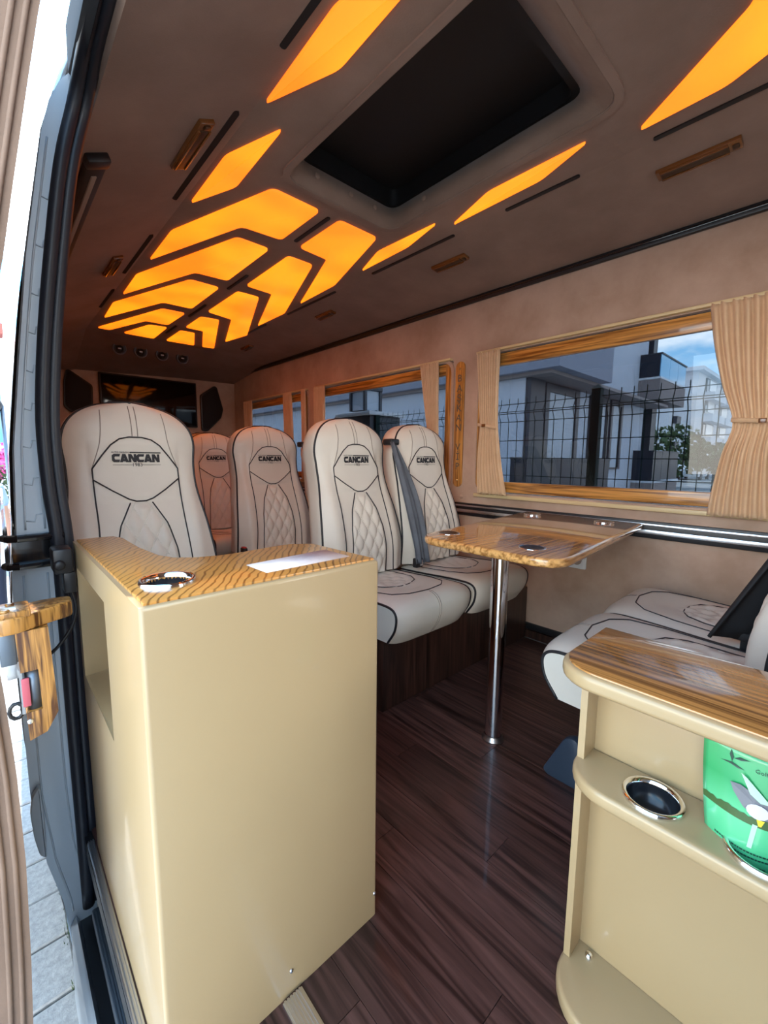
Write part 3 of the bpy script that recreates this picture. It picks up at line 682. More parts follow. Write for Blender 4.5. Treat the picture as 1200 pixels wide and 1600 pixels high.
for g, wd in ((gC, .90), (gA, 1.04), (gN, .98), (gC, .90), (gA, 1.04), (gN, 1.02)):
    for p in g: poly(p, x_)
    x_ += wd + .06
poly([(-.9, 1.10), (3.25, 1.10), (3.25, 1.26), (-.9, 1.26)], 0)
poly([(-3.1, -.34), (-.55, -.34), (-.55, -.30), (-3.1, -.30)], 0); poly([(.6, -.34), (3.15, -.34), (3.15, -.30), (.6, -.30)], 0)
text_into(bm, 'AUTO DESIGN', .0072, lambda x, y: em(x - .046, y + .0175), .0001)
text_into(bm, '1983', .0155, lambda x, y: em(x, y - .0215))
fin('embroidered_logo', bm, 'thread', bk_)
# cushion piping and seams
for s in (-1, 1):
    bm = bmesh.new(); tube(bm, [csurf(s * CW * .998, k / 40) for k in range(41)], .0042, 6); fin('cushion_piping', bm, 'piping', seat0, True)
bm = bmesh.new()
u1 = [(-.165, .0), (-.165, .2), (-.160, .35), (-.140, .46), (-.09, .52), (0, .545), (.09, .52), (.140, .46), (.160, .35), (.165, .2), (.165, 0)]
tube(bm, [csurf(x, s, .0014, False) for x, s in dense(u1, 5)], .0018, 5)
u2 = [(-.118, .0), (-.118, .2), (-.112, .27), (-.085, .325), (-.04, .35), (0, .356), (.04, .35), (.085, .325), (.112, .27), (.118, .2), (.118, 0)]
tube(bm, [csurf(x, s, .003, False) for x, s in dense(u2, 5)], .0018, 5)
fin('cushion_seam', bm, 'piping', cu_, True)
bm = bmesh.new()
for sg in (-1, 1):
    for k in range(-8, 9):
        run = []
        for j in range(0, 61):
            s_ = .355 * j / 60; y_ = cushion_prof(s_)[0]; x = sg * (k - y_ / .085) * .054
            if abs(x) < .118 * max(0, 1 - (max(0, s_ - .22) / .14) ** 2) ** .5 - .004: run.append(csurf(x, s_, .0024, False))
            else:
                if len(run) > 1: tube(bm, run, .0015, 4)
                run = []
        if len(run) > 1: tube(bm, run, .0015, 4)
fin('quilt_stitching', bm, 'stitch', cu_, True)
bm = bmesh.new()
for s in (-1, 1): tube(bm, [csurf(s * .005, .56 + k * .022, .0) for k in range(20)], .0014, 5)
fin('stitching', bm, 'seam', cu_, True)
# seat belt between the seats: retractor, folded strap, buckle
bl = bmesh.new()
def strap(u, t):
    top = Vector((.222, .085, 1.0)); bot = Vector((.246, -.10, .452)); p = top.lerp(bot, t); w_ = .020 + .026 * math.sin(min(1, t * 1.15) * 2.7) + .010 * t
    fold = .007 * math.sin(u * 19.0) + .005 * math.sin(u * 9 + 2 + t)
    return p + Vector(((u - .5) * 2 * w_, fold - .03 * math.sin(t * 3.14159) + .03 * (u - .5) * (1 - t), 0))
grid(bl, strap, 24, 24)
bs = fin('belt_strap', bl, 'belt', seat0, True); mo = bs.modifiers.new('t', 'SOLIDIFY'); mo.thickness = .004
bl = bmesh.new(); bx(bl, .200, .258, .075, .135, .985, 1.015, bev=.008); fin('belt_guide', bl, 'black', seat0, auto=.6)
bl = bmesh.new(); bx(bl, .205, .25, -.095, -.07, .432, .475, bev=.005); bo = fin('belt_buckle', bl, 'black', seat0, auto=.6)
bl = bmesh.new(); bx(bl, .228, .246, -.098, -.092, .440, .468, bev=.002); bx(bl, .232, .242, -.1, -.09, .446, .462); fin('buckle_tongue', bl, 'alu', bo)
bl = bmesh.new(); bx(bl, -.235, -.212, -.07, -.03, .40, .47, bev=.005); bo = fin('belt_socket', bl, 'belt_black', seat0, auto=.6)
bl = bmesh.new(); bx(bl, -.232, -.215, -.066, -.034, .462, .475, bev=.003); fin('release_button', bl, 'red', bo, auto=.6)
bl = bmesh.new(); bx(bl, -.17, .17, -.25, .12, .0, .276, bev=.004); fin('seat_base', bl, 'wood_base', seat0, auto=.6)
def seat(x, y, rz, label, group=None, z=0., first=False, drop=()):
    r = seat0 if first else dup(seat0)
    r.location = (x, y, z); r.rotation_euler = (0, 0, rz); setp(r, label, 'seat', group)
    for c in list(r.children):
        if any(c.name.startswith(d) for d in drop):
            for g in list(c.children): bpy.data.objects.remove(g)
            bpy.data.objects.remove(c)
    return r
seats = [
 (1.625, 1.375, 0, 'beige leather seat by the window, behind the far end of the wooden table', ('belt_strap', 'belt_guide', 'belt_buckle', 'belt_socket')),
 (.348, 1.47, 0, 'large beige leather seat directly behind the cream cabinet, beside the door', ('belt_strap', 'belt_guide', 'belt_buckle', 'belt_socket')),
 (1.135, 2.08, 0, 'beige seat in the second row, aisle side, behind the grey-belted seat', ()),
 (1.60, 2.08, 0, 'second row window seat, mostly hidden behind the front pair', ('belt_strap', 'belt_guide', 'belt_buckle')),
 (1.19, 2.98, 0, 'amber-lit seat in the third row, seen between two nearer headrests', ()),
 (1.655, 2.98, 0, 'third row window seat, hidden behind the second row', ('belt_strap', 'belt_guide', 'belt_buckle')),
 (.43, 2.98, 0, 'single seat at the back by the door side, glimpsed past the large seat', ()),
 (.55, 3.86, 0, 'rear bench seat nearest the door side', ()), (1.0, 3.86, 0, 'rear bench seat second from the door side', ()),
 (1.44, 3.86, 0, 'rear bench seat third from the door side', ()), (1.82, 3.86, 0, 'rear bench seat in the window corner', ('belt_strap', 'belt_guide', 'belt_buckle')),
 (1.280, .090, math.pi, 'beige seat facing backwards at the lower right, aisle side, white in the door light', ('belt_strap', 'belt_guide', 'belt_buckle')),
 (1.700, .090, math.pi, 'beige seat facing backwards at the lower right, beside the window wall', ('belt_socket', 'belt_strap', 'belt_guide', 'belt_buckle')),
]
made = [seat(x, y, rz, lb, 'beige leather passenger seats', z=.045 if y > 3.5 else 0., drop=dr) for x, y, rz, lb, dr in seats]
seat(1.175, 1.375, 0, 'beige leather seat with a grey belt, aisle side, beside the wooden table', 'beige leather passenger seats', first=True)
for r_ in made[-2:]:             # the rear-facing pair has longer cushions
    for c in r_.children:
        if c.name.startswith('cushion'): c.scale.y = 1.10
for c in made[1].children:      # the seat behind the cabinet has a short cushion
    if c.name.startswith('cushion') or c.name.startswith('seat_base'): c.scale.y = .70
# the front pair stands on one walnut plinth
pb = box('seat_plinth', (.985, 2.0, 1.07, 1.50, 0, .272), 'wood_base', None, bev=.003)
setp(pb, 'dark walnut plinth under the pair of seats beside the table', 'plinth')
for r_ in [seat0, made[0]]:
    for c in list(r_.children):
        if c.name.startswith('seat_base'): bpy.data.objects.remove(c)
# black belt and grey foot cover on the rear-facing pair
G = made[-2]; F = made[-1]
b2 = bmesh.new(); prism(b2, roundpoly([(.205, .03), (.43, .09), (.60, .08), (.66, -.02), (.62, -.10), (.40, -.06)], .02, 3), 1, 0, .012)
bt = bmesh.new()
def bstrap(u, t):
    top = Vector((1.49, -.02, .95)); bot = Vector((1.49, .17, .44)); p = top.lerp(bot, t)
    return p + Vector(((u - .5) * (.06 + .07 * t), .02 * math.sin(u * 9) + .10 * t * (.5 - u), 0))
b2.free(); grid(bt, bstrap, 14, 14)
inv = G.matrix_world.inverted() if False else None
o = fin('black_belt', bt, 'belt_black', None, True); mo = o.modifiers.new('t', 'SOLIDIFY'); mo.thickness = .006
setp(o, 'black seat belt hanging between the two backward-facing seats', 'seat belt')
b2 = bmesh.new(); bx(b2, 1.475, 1.505, .135, .185, .435, .458, bev=.005)
o2 = fin('belt_end', b2, 'belt_black', o, auto=.6)
b2 = bmesh.new(); prism(b2, roundpoly([(.44, .15), (.475, .14), (.535, .012), (.52, .0), (.40, .0)], .02, 3), 0, 1.14, 1.17, bev=.006)
o = fin('foot_cover', b2, 'dark_blue', None, auto=.6); setp(o, 'dark grey-blue plastic seat foot under the backward-facing aisle seat', 'seat foot')

# ================================================================== CREAM CABINET BY THE DOOR
cab = empty('cream_cabinet', (.31, .57, 0), 0, 'tall cream lacquered cabinet with an oak top beside the door', 'cabinet')
X0, X1, Y0, ZT = .119, .511, .567, .737
foot = [(X0, Y0), (X1, Y0), (.499, .761), (.455, .792), (.40, .790), (.34, .782), (.30, .783), (.265, .794), (.238, .815), (.224, .850), (.214, .95), (.213, 1.085), (.200, 1.125), (.170, 1.131), (X0, 1.131)]
def loc(pts): return [(x - .31, y - .57) for x, y in pts]
bm = bmesh.new()
# shell walls : front, right end, curved back, left side with a niche hole
def wallq(a, b, z0, z1): quadl.append(((a[0], a[1], z0), (b[0], b[1], z0), (b[0], b[1], z1), (a[0], a[1], z1)))
quadl = []
fl_ = loc(foot); nF = len(fl_)
for i in range(nF - 1): wallq(fl_[i], fl_[i + 1], 0, ZT)
nich = (.80, 1.095, .44, .685)   # y0 y1 z0 z1 of the niche
xa = X0 - .31; yl0, yl1 = Y0 - .57, 1.131 - .57; ny0, ny1 = nich[0] - .57, nich[1] - .57
for a, b, z0, z1 in ((yl0, ny0, 0, ZT), (ny1, yl1, 0, ZT), (ny0, ny1, 0, nich[2]), (ny0, ny1, nich[3], ZT)): wallq((xa, b), (xa, a), z0, z1)
for q_ in quadl: bm.faces.new([bm.verts.new(p) for p in q_])
# niche box
d_ = .075
for q_ in (((xa, ny0, nich[2]), (xa + d_, ny0, nich[2]), (xa + d_, ny0, nich[3]), (xa, ny0, nich[3])), ((xa, ny1, nich[2]), (xa, ny1, nich[3]), (xa + d_, ny1, nich[3]), (xa + d_, ny1, nich[2])),
           ((xa, ny0, nich[2]), (xa, ny1, nich[2]), (xa + d_, ny1, nich[2]), (xa + d_, ny0, nich[2])), ((xa, ny0, nich[3]), (xa + d_, ny0, nich[3]), (xa + d_, ny1, nich[3]), (xa, ny1, nich[3])),
           ((xa + d_, ny0, nich[2]), (xa + d_, ny1, nich[2]), (xa + d_, ny1, nich[3]), (xa + d_, ny0, nich[3]))):
    bm.faces.new([bm.verts.new(p) for p in q_])
bm.faces.new([bm.verts.new((x, y, ZT)) for x, y in fl_])
bmesh.ops.remove_doubles(bm, verts=bm.verts[:], dist=1e-5)
bmesh.ops.recalc_face_normals(bm, faces=bm.faces[:])
ed = [e_ for e_ in bm.edges if len(e_.link_faces) == 2 and e_.calc_face_angle(0) > .5 and not (abs(e_.verts[0].co.x - (xa + d_)) < 1e-4 and abs(e_.verts[1].co.x - (xa + d_)) < 1e-4)]
bmesh.ops.bevel(bm, geom=ed, offset=.006, segments=3, affect='EDGES', profile=.5, clamp_overlap=True)
fin('body', bm, 'lacquer', cab, auto=.7)
# oak top, inset inside the lacquered rim
def inset(pts, d):
    out = []; n = len(pts)
    for i in range(n):
        p = Vector(pts[i]); a = (p - Vector(pts[i - 1])).normalized(); b = (Vector(pts[(i + 1) % n]) - p).normalized()
        na, nb = Vector((-a.y, a.x)), Vector((-b.y, b.x)); m_ = (na + nb); m_ = m_ / max(.3, m_.length_squared / 2) if m_.length > 1e-6 else na
        out.append(tuple(p + m_ * d))
    return out
plate('oak_top', inset(fl_, .007), 2, ZT - .004, ZT + .0035, 'wood_top', cab, bev=.0015)
def cup_holder(parent, x, y, z, r, name='cup_holder', depth=.05, top=.004):
    bm = bmesh.new(); lathe(bm, [(r, 0), (r, top * .6), (r * .95, top), (r * .90, top * .8), (r * .86, .0005), (r * .85, .0005)], (x, y, z), 36); o = fin(name, bm, 'chrome', parent, True)
    bm = bmesh.new(); rr = lathe(bm, [(r * .89, top * .6), (r * .86, .0012), (r * .60, .0010)], (x, y, z), 36); rr2 = lathe(bm, [(r * .60, .0010), (.0001, .0008)], (x, y, z), 36)
    fin('cup_well', bm, 'cup', o, True); return o
def deep_holder(parent, x, y, z, r, depth=.06, name='cup_holder'):
    bm = bmesh.new(); lathe(bm, [(r, 0), (r * 1.0, .004), (r * .95, .007), (r * .86, .006), (r * .80, 0), (r * .79, -.006)], (x, y, z), 40); o = fin(name, bm, 'chrome', parent, True)
    bm = bmesh.new(); rr = lathe(bm, [(r * .79, 0), (r * .74, -depth), (.0001, -depth)], (x, y, z), 40); c_ = fin('cup_well', bm, 'cup', o, True); return o
def cut_hole(o, x, y, z, r, depth):
    bm = bmesh.new(); a = lathe(bm, [(r, -depth), (r, .05)], (x, y, z), 32); cap(bm, a[0]); cap(bm, a[1]); bmesh.ops.recalc_face_normals(bm, faces=bm.faces[:])
    me = bpy.data.meshes.new('cut'); bm.to_mesh(me); bm.free(); c = bpy.data.objects.new('cut', me); COL.objects.link(c); c.parent = o.parent
    bpy.context.view_layer.update()
    m = o.modifiers.new('b', 'BOOLEAN'); m.operation = 'DIFFERENCE'; m.object = c; m.solver = 'EXACT'
    dg = bpy.context.evaluated_depsgraph_get(); dg.update(); nm = bpy.data.meshes.new_from_object(o.evaluated_get(dg)); o.modifiers.remove(m); o.data = nm
    bpy.data.objects.remove(c)
body = [c for c in cab.children if c.name == 'body'][0]; otop = [c for c in cab.children if c.name == 'oak_top'][0]
hx, hy = .176 - .31, .652 - .57
for o_ in (body, otop): cut_hole(o_, hx, hy, ZT, .030, .08)
deep_holder(cab, hx, hy, ZT + .0035, .038, .045)
plate('suede_inlay', loc([(.305, .672), (.475, .689), (.477, .612), (.308, .606)]), 2, ZT + .0030, ZT + .0042, 'suede_pale', cab)
for x, z in ((.315, .045), (.505, .05)):
    b2 = bmesh.new(); lathe(b2, [(.0001, -.0025), (.003, -.002), (.0035, 0)], (x - .31, -.003, z), 10, 1); fin('screw', b2, 'steel', cab, True)

# ================================================================== SHELF UNIT AT THE RIGHT
sh = empty('shelf_cabinet', (.70, .0, 0), 0, 'open cream shelf cabinet with rounded shelves and a glossy wooden top', 'cabinet')
XB = .745
box('back_panel', (XB - .70, XB - .70 + .018, -.62, .268, .03, .592), 'lacquer', sh, bev=.002)
plate('side_panel', [(.700 - .70, .257), (XB - .70, .257), (XB - .70, .268), (.700 - .70, .268)], 2, .03, .592, 'lacquer', sh, bev=.003)
def shelf_poly(xf, xb, ye, r=.07):
    pts = [(xf, -.62), (xf, ye - r)]
    for k in range(1, 9):
        a = k / 8 * math.pi / 2; pts.append((xf + r * .95 * (1 - math.cos(a)), ye - r + r * math.sin(a)))
    return pts + [(xb, ye), (xb, -.62)]
def sloc(pts): return [(x - .70, y) for x, y in pts]
s_mid = plate('shelf', sloc(shelf_poly(.640, XB, .272)), 2, .396, .420, 'lacquer', sh, bev=.007, seg=3)
s_low = plate('shelf', sloc(shelf_poly(.618, XB + .01, .272, .085)), 2, .0, .030, 'lacquer', sh, bev=.007, seg=3)
tp = plate('top', sloc(shelf_poly(.622, .842, .290, .065)), 2, .580, .606, 'lacquer', sh, bev=.008, seg=3)
plate('wood_inlay', sloc(shelf_poly(.630, .836, .284, .062)), 2, .600, .6085, 'wood_shelf', sh, bev=.002)
for y in (.152, .028):
    cut_hole(s_mid, .690 - .70, y, .42, .033, .06)
    hd_ = deep_holder(sh, .690 - .70, y, .420, .041, .028)
    b2 = bmesh.new(); lathe(b2, [(.0335, .396), (.0325, .391), (.0001, .391)], (-.010, y, 0), 28); fin('cup_bottom', b2, 'cup', hd_, True)
b2 = bmesh.new(); r_ = lathe(b2, [(.0001, .037), (.004, .0365), (.0065, .034), (.007, .030)], (.730 - .70, .235, 0), 16); fin('screw', b2, 'chrome', sh, True)
# golf leaflet standing in the second cup holder
def leaf_mat():
    m = mat('leaflet_green', (.05, .45, .20), .25, coat=.6); t, n, l, b = nodes(m)
    tc = n('ShaderNodeTexCoord'); sx = n('ShaderNodeSeparateXYZ'); l(tc.outputs['Object'], sx.inputs[0])
    r = n('ShaderNodeValToRGB'); mr = n('ShaderNodeMapRange'); mr.inputs['From Min'].default_value = 0; mr.inputs['From Max'].default_value = .19; l(sx.outputs['Z'], mr.inputs[0]); l(mr.outputs[0], r.inputs[0])
    e = r.color_ramp.elements; e[0].color = (.035, .40, .17, 1); e[1].color = (.10, .52, .22, 1)
    k = r.color_ramp.elements.new(.40); k.color = (.12, .55, .26, 1); k = r.color_ramp.elements.new(.62); k.color = (.03, .36, .12, 1)
    l(r.outputs[0], b.inputs['Base Color']); return m
LM = leaf_mat(); M['tree_band'] = mat('print_trees', (.05, .11, .03), .4); M['print_dark'] = mat('print_dark', (.01, .06, .035), .4); M['print_grey'] = mat('print_grey', (.17, .17, .19), .3); M['print_white'] = mat('print_white', (.62, .62, .70), .4); M['print_light'] = mat('print_light', (.45, .75, .5), .4); M['print_yellow'] = mat('print_yellow', (.7, .55, .03), .4)
lf = empty('golf_leaflet', (.694, .046, .385), 0, 'green golf leaflet standing in the cup holder of the shelf cabinet', 'leaflet')
LW, LH = .110, .163
def lsurf(a, h, off=0.):
    """a across (0 left .. 1 right seen from the door), h up 0..1 ; gently bowed sheet"""
    y = .056 - a * LW - .006 * (1 - h) * (1 - a) ; x = .014 * h - .022 * math.sin(a * math.pi) * (1 - .45 * h)
    sq = 1 - .25 * (1 - h) ** 2
    return Vector((x - off, .001 + (y - .001) * sq, h * LH))
bm = bmesh.new()
def lf_outline(u, v):
    return lsurf(u, v * (1 - .0 * u))
grid(bm, lf_outline, 16, 16); o = fin('sheet', bm, LM, lf, True); mo = o.modifiers.new('t', 'SOLIDIFY'); mo.thickness = .0012; mo.offset = 0
def lpoly(name, pts, m, off=.0012):
    bm = bmesh.new(); c = (sum(p[0] for p in pts) / len(pts), sum(p[1] for p in pts) / len(pts)); cv = bm.verts.new(lsurf(*c, off)); vs = [bm.verts.new(lsurf(*p, off)) for p in pts]
    for i in range(len(vs)): bm.faces.new((cv, vs[i], vs[(i + 1) % len(vs)]))
    return fin(name, bm, m, lf)
band = [(k / 24, .50 + .012 * k / 24 + .02 * random.random() + (.012 if k % 2 else 0)) for k in range(25)] 
bm = bmesh.new(); lo_ = [bm.verts.new(lsurf(k / 24, .455, .0012)) for k in range(25)]; hi_ = [bm.verts.new(lsurf(p[0], p[1], .0012)) for p in band]
for k in range(24): bm.faces.new((lo_[k], lo_[k + 1], hi_[k + 1], hi_[k]))
fin('printed_trees', bm, 'tree_band', lf)
lpoly('printed_club', [(.30, .72), (.34, .66), (.44, .58), (.58, .53), (.74, .54), (.82, .60), (.74, .66), (.56, .70), (.40, .735)], 'print_grey', .0042)
lpoly('printed_ball', [(.585 + .11 * math.cos(a * .45), .585 + .055 * math.sin(a * .45)) for a in range(14)], 'print_white', .0052)
lpoly('printed_tee', [(.58, .525), (.66, .525), (.635, .475), (.605, .475)], 'print_yellow', .0030)
lpoly('printed_beam', [(.40, .83), (.46, .81), (.70, .665), (.60, .66), (.50, .70)], 'print_light', .0056)
lpoly('printed_beam', [(.55, .47), (.60, .47), (.57, .28), (.52, .28)], 'print_light', .0016)
bm = bmesh.new()
for pts in ([(.19, .845), (.30, .868), (.42, .845), (.36, .838), (.28, .848)], [(.30, .868), (.27, .92), (.285, .965), (.315, .91)], [(.315, .90), (.37, .93), (.47, .93), (.38, .905)]):
    bm.faces.new([bm.verts.new(lsurf(*p, .0014)) for p in pts])
text_into(bm, 'Golf and', .0072, lambda x, y: lsurf(.63 + x / LW, .875 + y / LH, .0014))
rq = random.Random(3)               # rows of print too small to read
for v, a0, a1 in ((.235, .14, .80), (.20, .20, .84), (.14, .30, .74)):
    a = a0
    while a < a1:
        w_ = rq.uniform(.012, .035); bm.faces.new([bm.verts.new(lsurf(*p, .0014)) for p in ((a, v), (a + w_, v), (a + w_, v + .012), (a, v + .012))]); a += w_ + .010
fin('printed_text', bm, 'print_dark', lf)

# ================================================================== TABLE
tb = empty('table', (1.165, .72, 0), 0, 'glossy striped wooden table on a chrome pole, standing at the window wall', 'table')
tz = .662
tpoly = [(1.052, .475), (2.0, .565), (2.0, 1.10), (1.052, .985)]
def tl(p): return [(x - 1.165, y - .72) for x, y in p]
tt = plate('tabletop', roundpoly(tl(tpoly), [.10, .015, .015, .10], 8), 2, tz - .026, tz, 'wood_table', tb, bev=.009, seg=4)
for x, y in ((1.178, .940), (1.170, .618), (1.915, 1.02), (1.915, .690)):
    cup_holder(tb, x - 1.165, y - .72, tz, .040, top=.0022)
bm = bmesh.new(); a = lathe(bm, [(.027, .012), (.027, tz - .026)], seg=32); cap(bm, a[0]); fin('leg', bm, 'chrome', tb, auto=.6)
bm = bmesh.new(); lathe(bm, [(.0001, 0), (.036, 0), (.035, .006), (.029, .010), (.028, .018)], seg=32); fin('floor_flange', bm, 'steel', tb, True)
bm = bmesh.new(); lathe(bm, [(.028, -.014), (.05, -.006), (.05, 0), (.0001, 0)], (0, 0, tz - .026), 32); fin('top_flange', bm, 'steel', tb, True)
# socket on the wall under the table
so_ = empty('wall_socket', (XW, .835, .455), 0, 'white double-frame electric socket on the wall beneath the table', 'socket')
plate('frame', roundpoly(rect(-.042, .042, -.042, .042), .006, 3), 0, -.010, 0, 'white', so_, bev=.002)
plate('inner_frame', roundpoly(rect(-.030, .030, -.030, .030), .005, 3), 0, -.013, -.008, 'white', so_, bev=.001)
b2 = bmesh.new(); lathe(b2, [(.024, -.014), (.021, -.014), (.019, -.0132), (.0001, -.0132)], seg=28, axis=0); fin('recess_ring', b2, 'seam', so_, True)
for y in (-.009, .009):
    b2 = bmesh.new(); lathe(b2, [(.0035, -.0138), (.0001, -.0138)], (0, y, 0), 10, 0); fin('pin_hole', b2, 'black', so_)
# name plate between the windows
npb = empty('name_plate', (XW, 1.557, 1.118), 0, 'upright varnished wooden plate with carved letters between the windows', 'plate')
pts = [( .032 * math.cos(a / 8 * math.pi), .325 + .032 * math.sin(a / 8 * math.pi)) for a in range(9)] + [(.032 * math.cos(math.pi + a / 8 * math.pi), -.325 + .032 * math.sin(math.pi + a / 8 * math.pi)) for a in range(9)]
plate('board', [(y, z) for y, z in pts], 0, -.012, 0, 'wood_vert', npb, bev=.004)
bm = bmesh.new()
for k, chx in enumerate('BAŞKAN VİP'):
    if chx != ' ': text_into(bm, chx, .056, lambda x, y: Vector((-.0130, -x, .262 - k * .0555 + y)), .0006)
fin('carved_letters', bm, 'letter', npb)
for z in (.315, -.315):
    b2 = bmesh.new(); lathe(b2, [(.0001, -.017), (.005, -.016), (.007, -.012)], (0, 0, z), 14, 0); fin('screw', b2, 'gold', npb, True)
# small button on the wall below the plate
b2 = bmesh.new(); lathe(b2, [(.0001, -.004), (.010, -.003), (.012, 0)], (XW, 1.53, .705), 18, 0); o = fin('wall_button', b2, 'suede', None, True); setp(o, 'small round suede covered button on the wall under the name plate', 'button')

# ================================================================== CURTAINS
def curtain(prof, label, n, tie, dep=.036):
    """prof: list of (z, y_left, y_right), top to bottom"""
    prof = sorted(prof); L_ = [(z, a) for z, a, b in prof]; R_ = [(z, b) for z, a, b in prof]
    y0 = (prof[-1][1] + prof[-1][2]) / 2; t = empty('curtain', (XW, y0, 0), 0, label, 'curtain', 'tan pleated curtains')
    zb, zt = prof[0][0], prof[-1][0]; nu = n * 8; ph = [random.uniform(-.35, .35) for _ in range(n + 2)]
    def f(u, v):
        z = zb + (zt - zb) * v; a, b = sm(L_, z), sm(R_, z)
        if tie: k = .45 + .55 * min(1, abs(z - tie) / .10)
        else: k = 1
        q = u * n; w_ = math.sin((q + .5 * ph[int(q)] * math.sin(v * 5)) * 2 * math.pi + .5 * math.sin(v * 4 + 3 * u))
        gath = .6 + .4 * min(1, (zt - z) / .04) if v > .9 else 1
        x = -dep - .009 * w_ * k * gath - .004 * (1 - v) * math.sin(u * 9)
        zz = z + (.004 * math.sin(q * 6.283) if v < .001 else 0)
        if v > .995: zz += .004 * math.sin(q * 6.283 + 1)
        return Vector((x, a + (b - a) * u - y0, zz))
    bm = bmesh.new(); grid(bm, f, nu, 40); o = fin('fabric', bm, 'curtain', t, True); mo = o.modifiers.new('t', 'SOLIDIFY'); mo.thickness = .002; mo.offset = 0
    if tie:
        a, b = sm(L_, tie), sm(R_, tie); bm = bmesh.new(); pts = [(-dep - .014 - .004 * math.sin(k / 12 * math.pi), a + .004 + (b - a - .008) * k / 12 - y0, tie + .022 * (k / 12 - .5) * -1) for k in range(13)]
        A = [[bm.verts.new((p[0], p[1], p[2] + d)) for d in (-.008, .008)] for p in pts]
        for k in range(12): bm.faces.new((A[k][0], A[k + 1][0], A[k + 1][1], A[k][1]))
        bo = fin('tie_band', bm, 'curtain', t, True); mo = bo.modifiers.new('t', 'SOLIDIFY'); mo.thickness = .003; mo.offset = 0
        bm = bmesh.new(); p = pts[4]; bx(bm, p[0] - .006, p[0] + .001, p[1] - .011, p[1] + .011, p[2] - .008, p[2] + .008, bev=.002); fin('buckle', bm, 'amber_lamp', bo, auto=.6)
    return t
curtain([(1.492, 1.425, 1.285), (1.30, 1.405, 1.288), (1.10, 1.392, 1.280), (.90, 1.40, 1.25), (.735, 1.392, 1.212)], 'tan pleated curtain tied back at the left side of the nearest window', 9, 1.10)
curtain([(1.492, .405, -.05), (1.35, .382, -.04), (1.20, .345, .0), (1.06, .303, .05), (.95, .325, .03), (.80, .345, -.02), (.720, .352, -.05)], 'wide tan pleated curtain with a tie band at the right edge', 15, 1.06)
curtain([(1.492, 1.842, 1.700), (1.2, 1.79, 1.695), (.99, 1.755, 1.683), (.85, 1.76, 1.65), (.725, 1.755, 1.624)], 'tan pleated curtain at the right side of the middle window', 9, .99)
curtain([(1.492, 3.020, 2.862), (1.2, 3.01, 2.87), (.99, 2.99, 2.88), (.735, 3.02, 2.86)], 'tan pleated curtain at the left side of the middle window', 9, .99)
curtain([(1.492, 4.33, 4.145), (1.2, 4.31, 4.15), (.735, 4.33, 4.12)], 'tan curtain at the rear end of the far window', 9, .99)
curtain([(1.492, 3.515, 3.375), (1.2, 3.50, 3.36), (.735, 3.52, 3.33)], 'narrow tan curtain hanging in the middle of the far window', 7, .99)
curtain([(1.492, 3.205, 3.150), (1.2, 3.20, 3.145), (.735, 3.21, 3.14)], 'tan curtain at the near end of the far window', 5, .99)

# ================================================================== OUTDOORS
GZ = -.55
struct(box('ground', (-60, 140, -60, 120, -.75, -.575), 'ground'))
pav = struct(box('paving', (-3.0, .40, -.5, 9.0, -.575, -.562), 'joint'))
def stone(w, h):
    bm = bmesh.new(); bx(bm, .003, w - .003, .003, h - .003, -.02, 0, bev=.004, seg=1); bmesh.ops.recalc_face_normals(bm, faces=bm.faces[:]); me = bpy.data.meshes.new('paving_stone'); bm.to_mesh(me); bm.free(); me.materials.append(M['paver']); return me
pm, km = stone(.29, .182), stone(.10, .30)
for i in range(5):
    for k in range(44 if i < 2 else 24):
        o = bpy.data.objects.new('paving_stone', pm); COL.objects.link(o); o.parent = pav; o.location = (.073 - .29 * (i + 1), .052 + .182 * k, GZ + random.uniform(-.003, .002)); o.rotation_euler = (0, 0, random.uniform(-.006, .006))
for k in range(18):
    o = bpy.data.objects.new('kerb_stone', km); COL.objects.link(o); o.parent = pav; o.location = (.078, .0 + .30 * k, GZ + random.uniform(-.003, .003))
bm = bmesh.new()
for k in range(260):
    x, y = .075 + random.gauss(0, .008), random.choice([1.33, 1.52, 1.70, 1.88, 2.06]) + random.gauss(0, .03); a = random.random() * 6.28
    bm.faces.new([bm.verts.new(p) for p in ((x, y, GZ - .01), (x + .004 * math.cos(a), y + .004 * math.sin(a), GZ - .01), (x + .012 * math.cos(a + 1), y + .012 * math.sin(a + 1), GZ + random.uniform(.01, .03)))])
o = fin('weeds', bm, 'leaf', pav); o['kind'] = 'stuff'
# welded mesh fence close to the van
fx = 2.76
fe = empty('mesh_fence', (fx, 2.0, GZ), 0, 'dark green welded mesh fence with bent wires outside the windows', 'fence')
posts = [-1.0, 1.085, 3.12]
def fl2(y): return y - 2.0
for y in posts:
    bm = bmesh.new(); bx(bm, -.027, .027, fl2(y) - .027, fl2(y) + .027, 0, 1.905, bev=.004)
    a = [bm.verts.new(p) for p in ((-.031, fl2(y) - .031, 1.905), (.031, fl2(y) - .031, 1.905), (.031, fl2(y) + .031, 1.905), (-.031, fl2(y) + .031, 1.905))]; t_ = bm.verts.new((0, fl2(y), 1.935)); bm.faces.new(a)
    for i in range(4): bm.faces.new((a[i], a[(i + 1) % 4], t_))
    fin('post', bm, 'fence', fe)
def bend(z): return -.028 * max(0, 1 - abs(z - 1.80) / .055) if 1 else 0
rows = [1.863, 1.808, 1.795, 1.74, 1.608, 1.485, 1.362, 1.24, 1.11, .98, .85, .72]
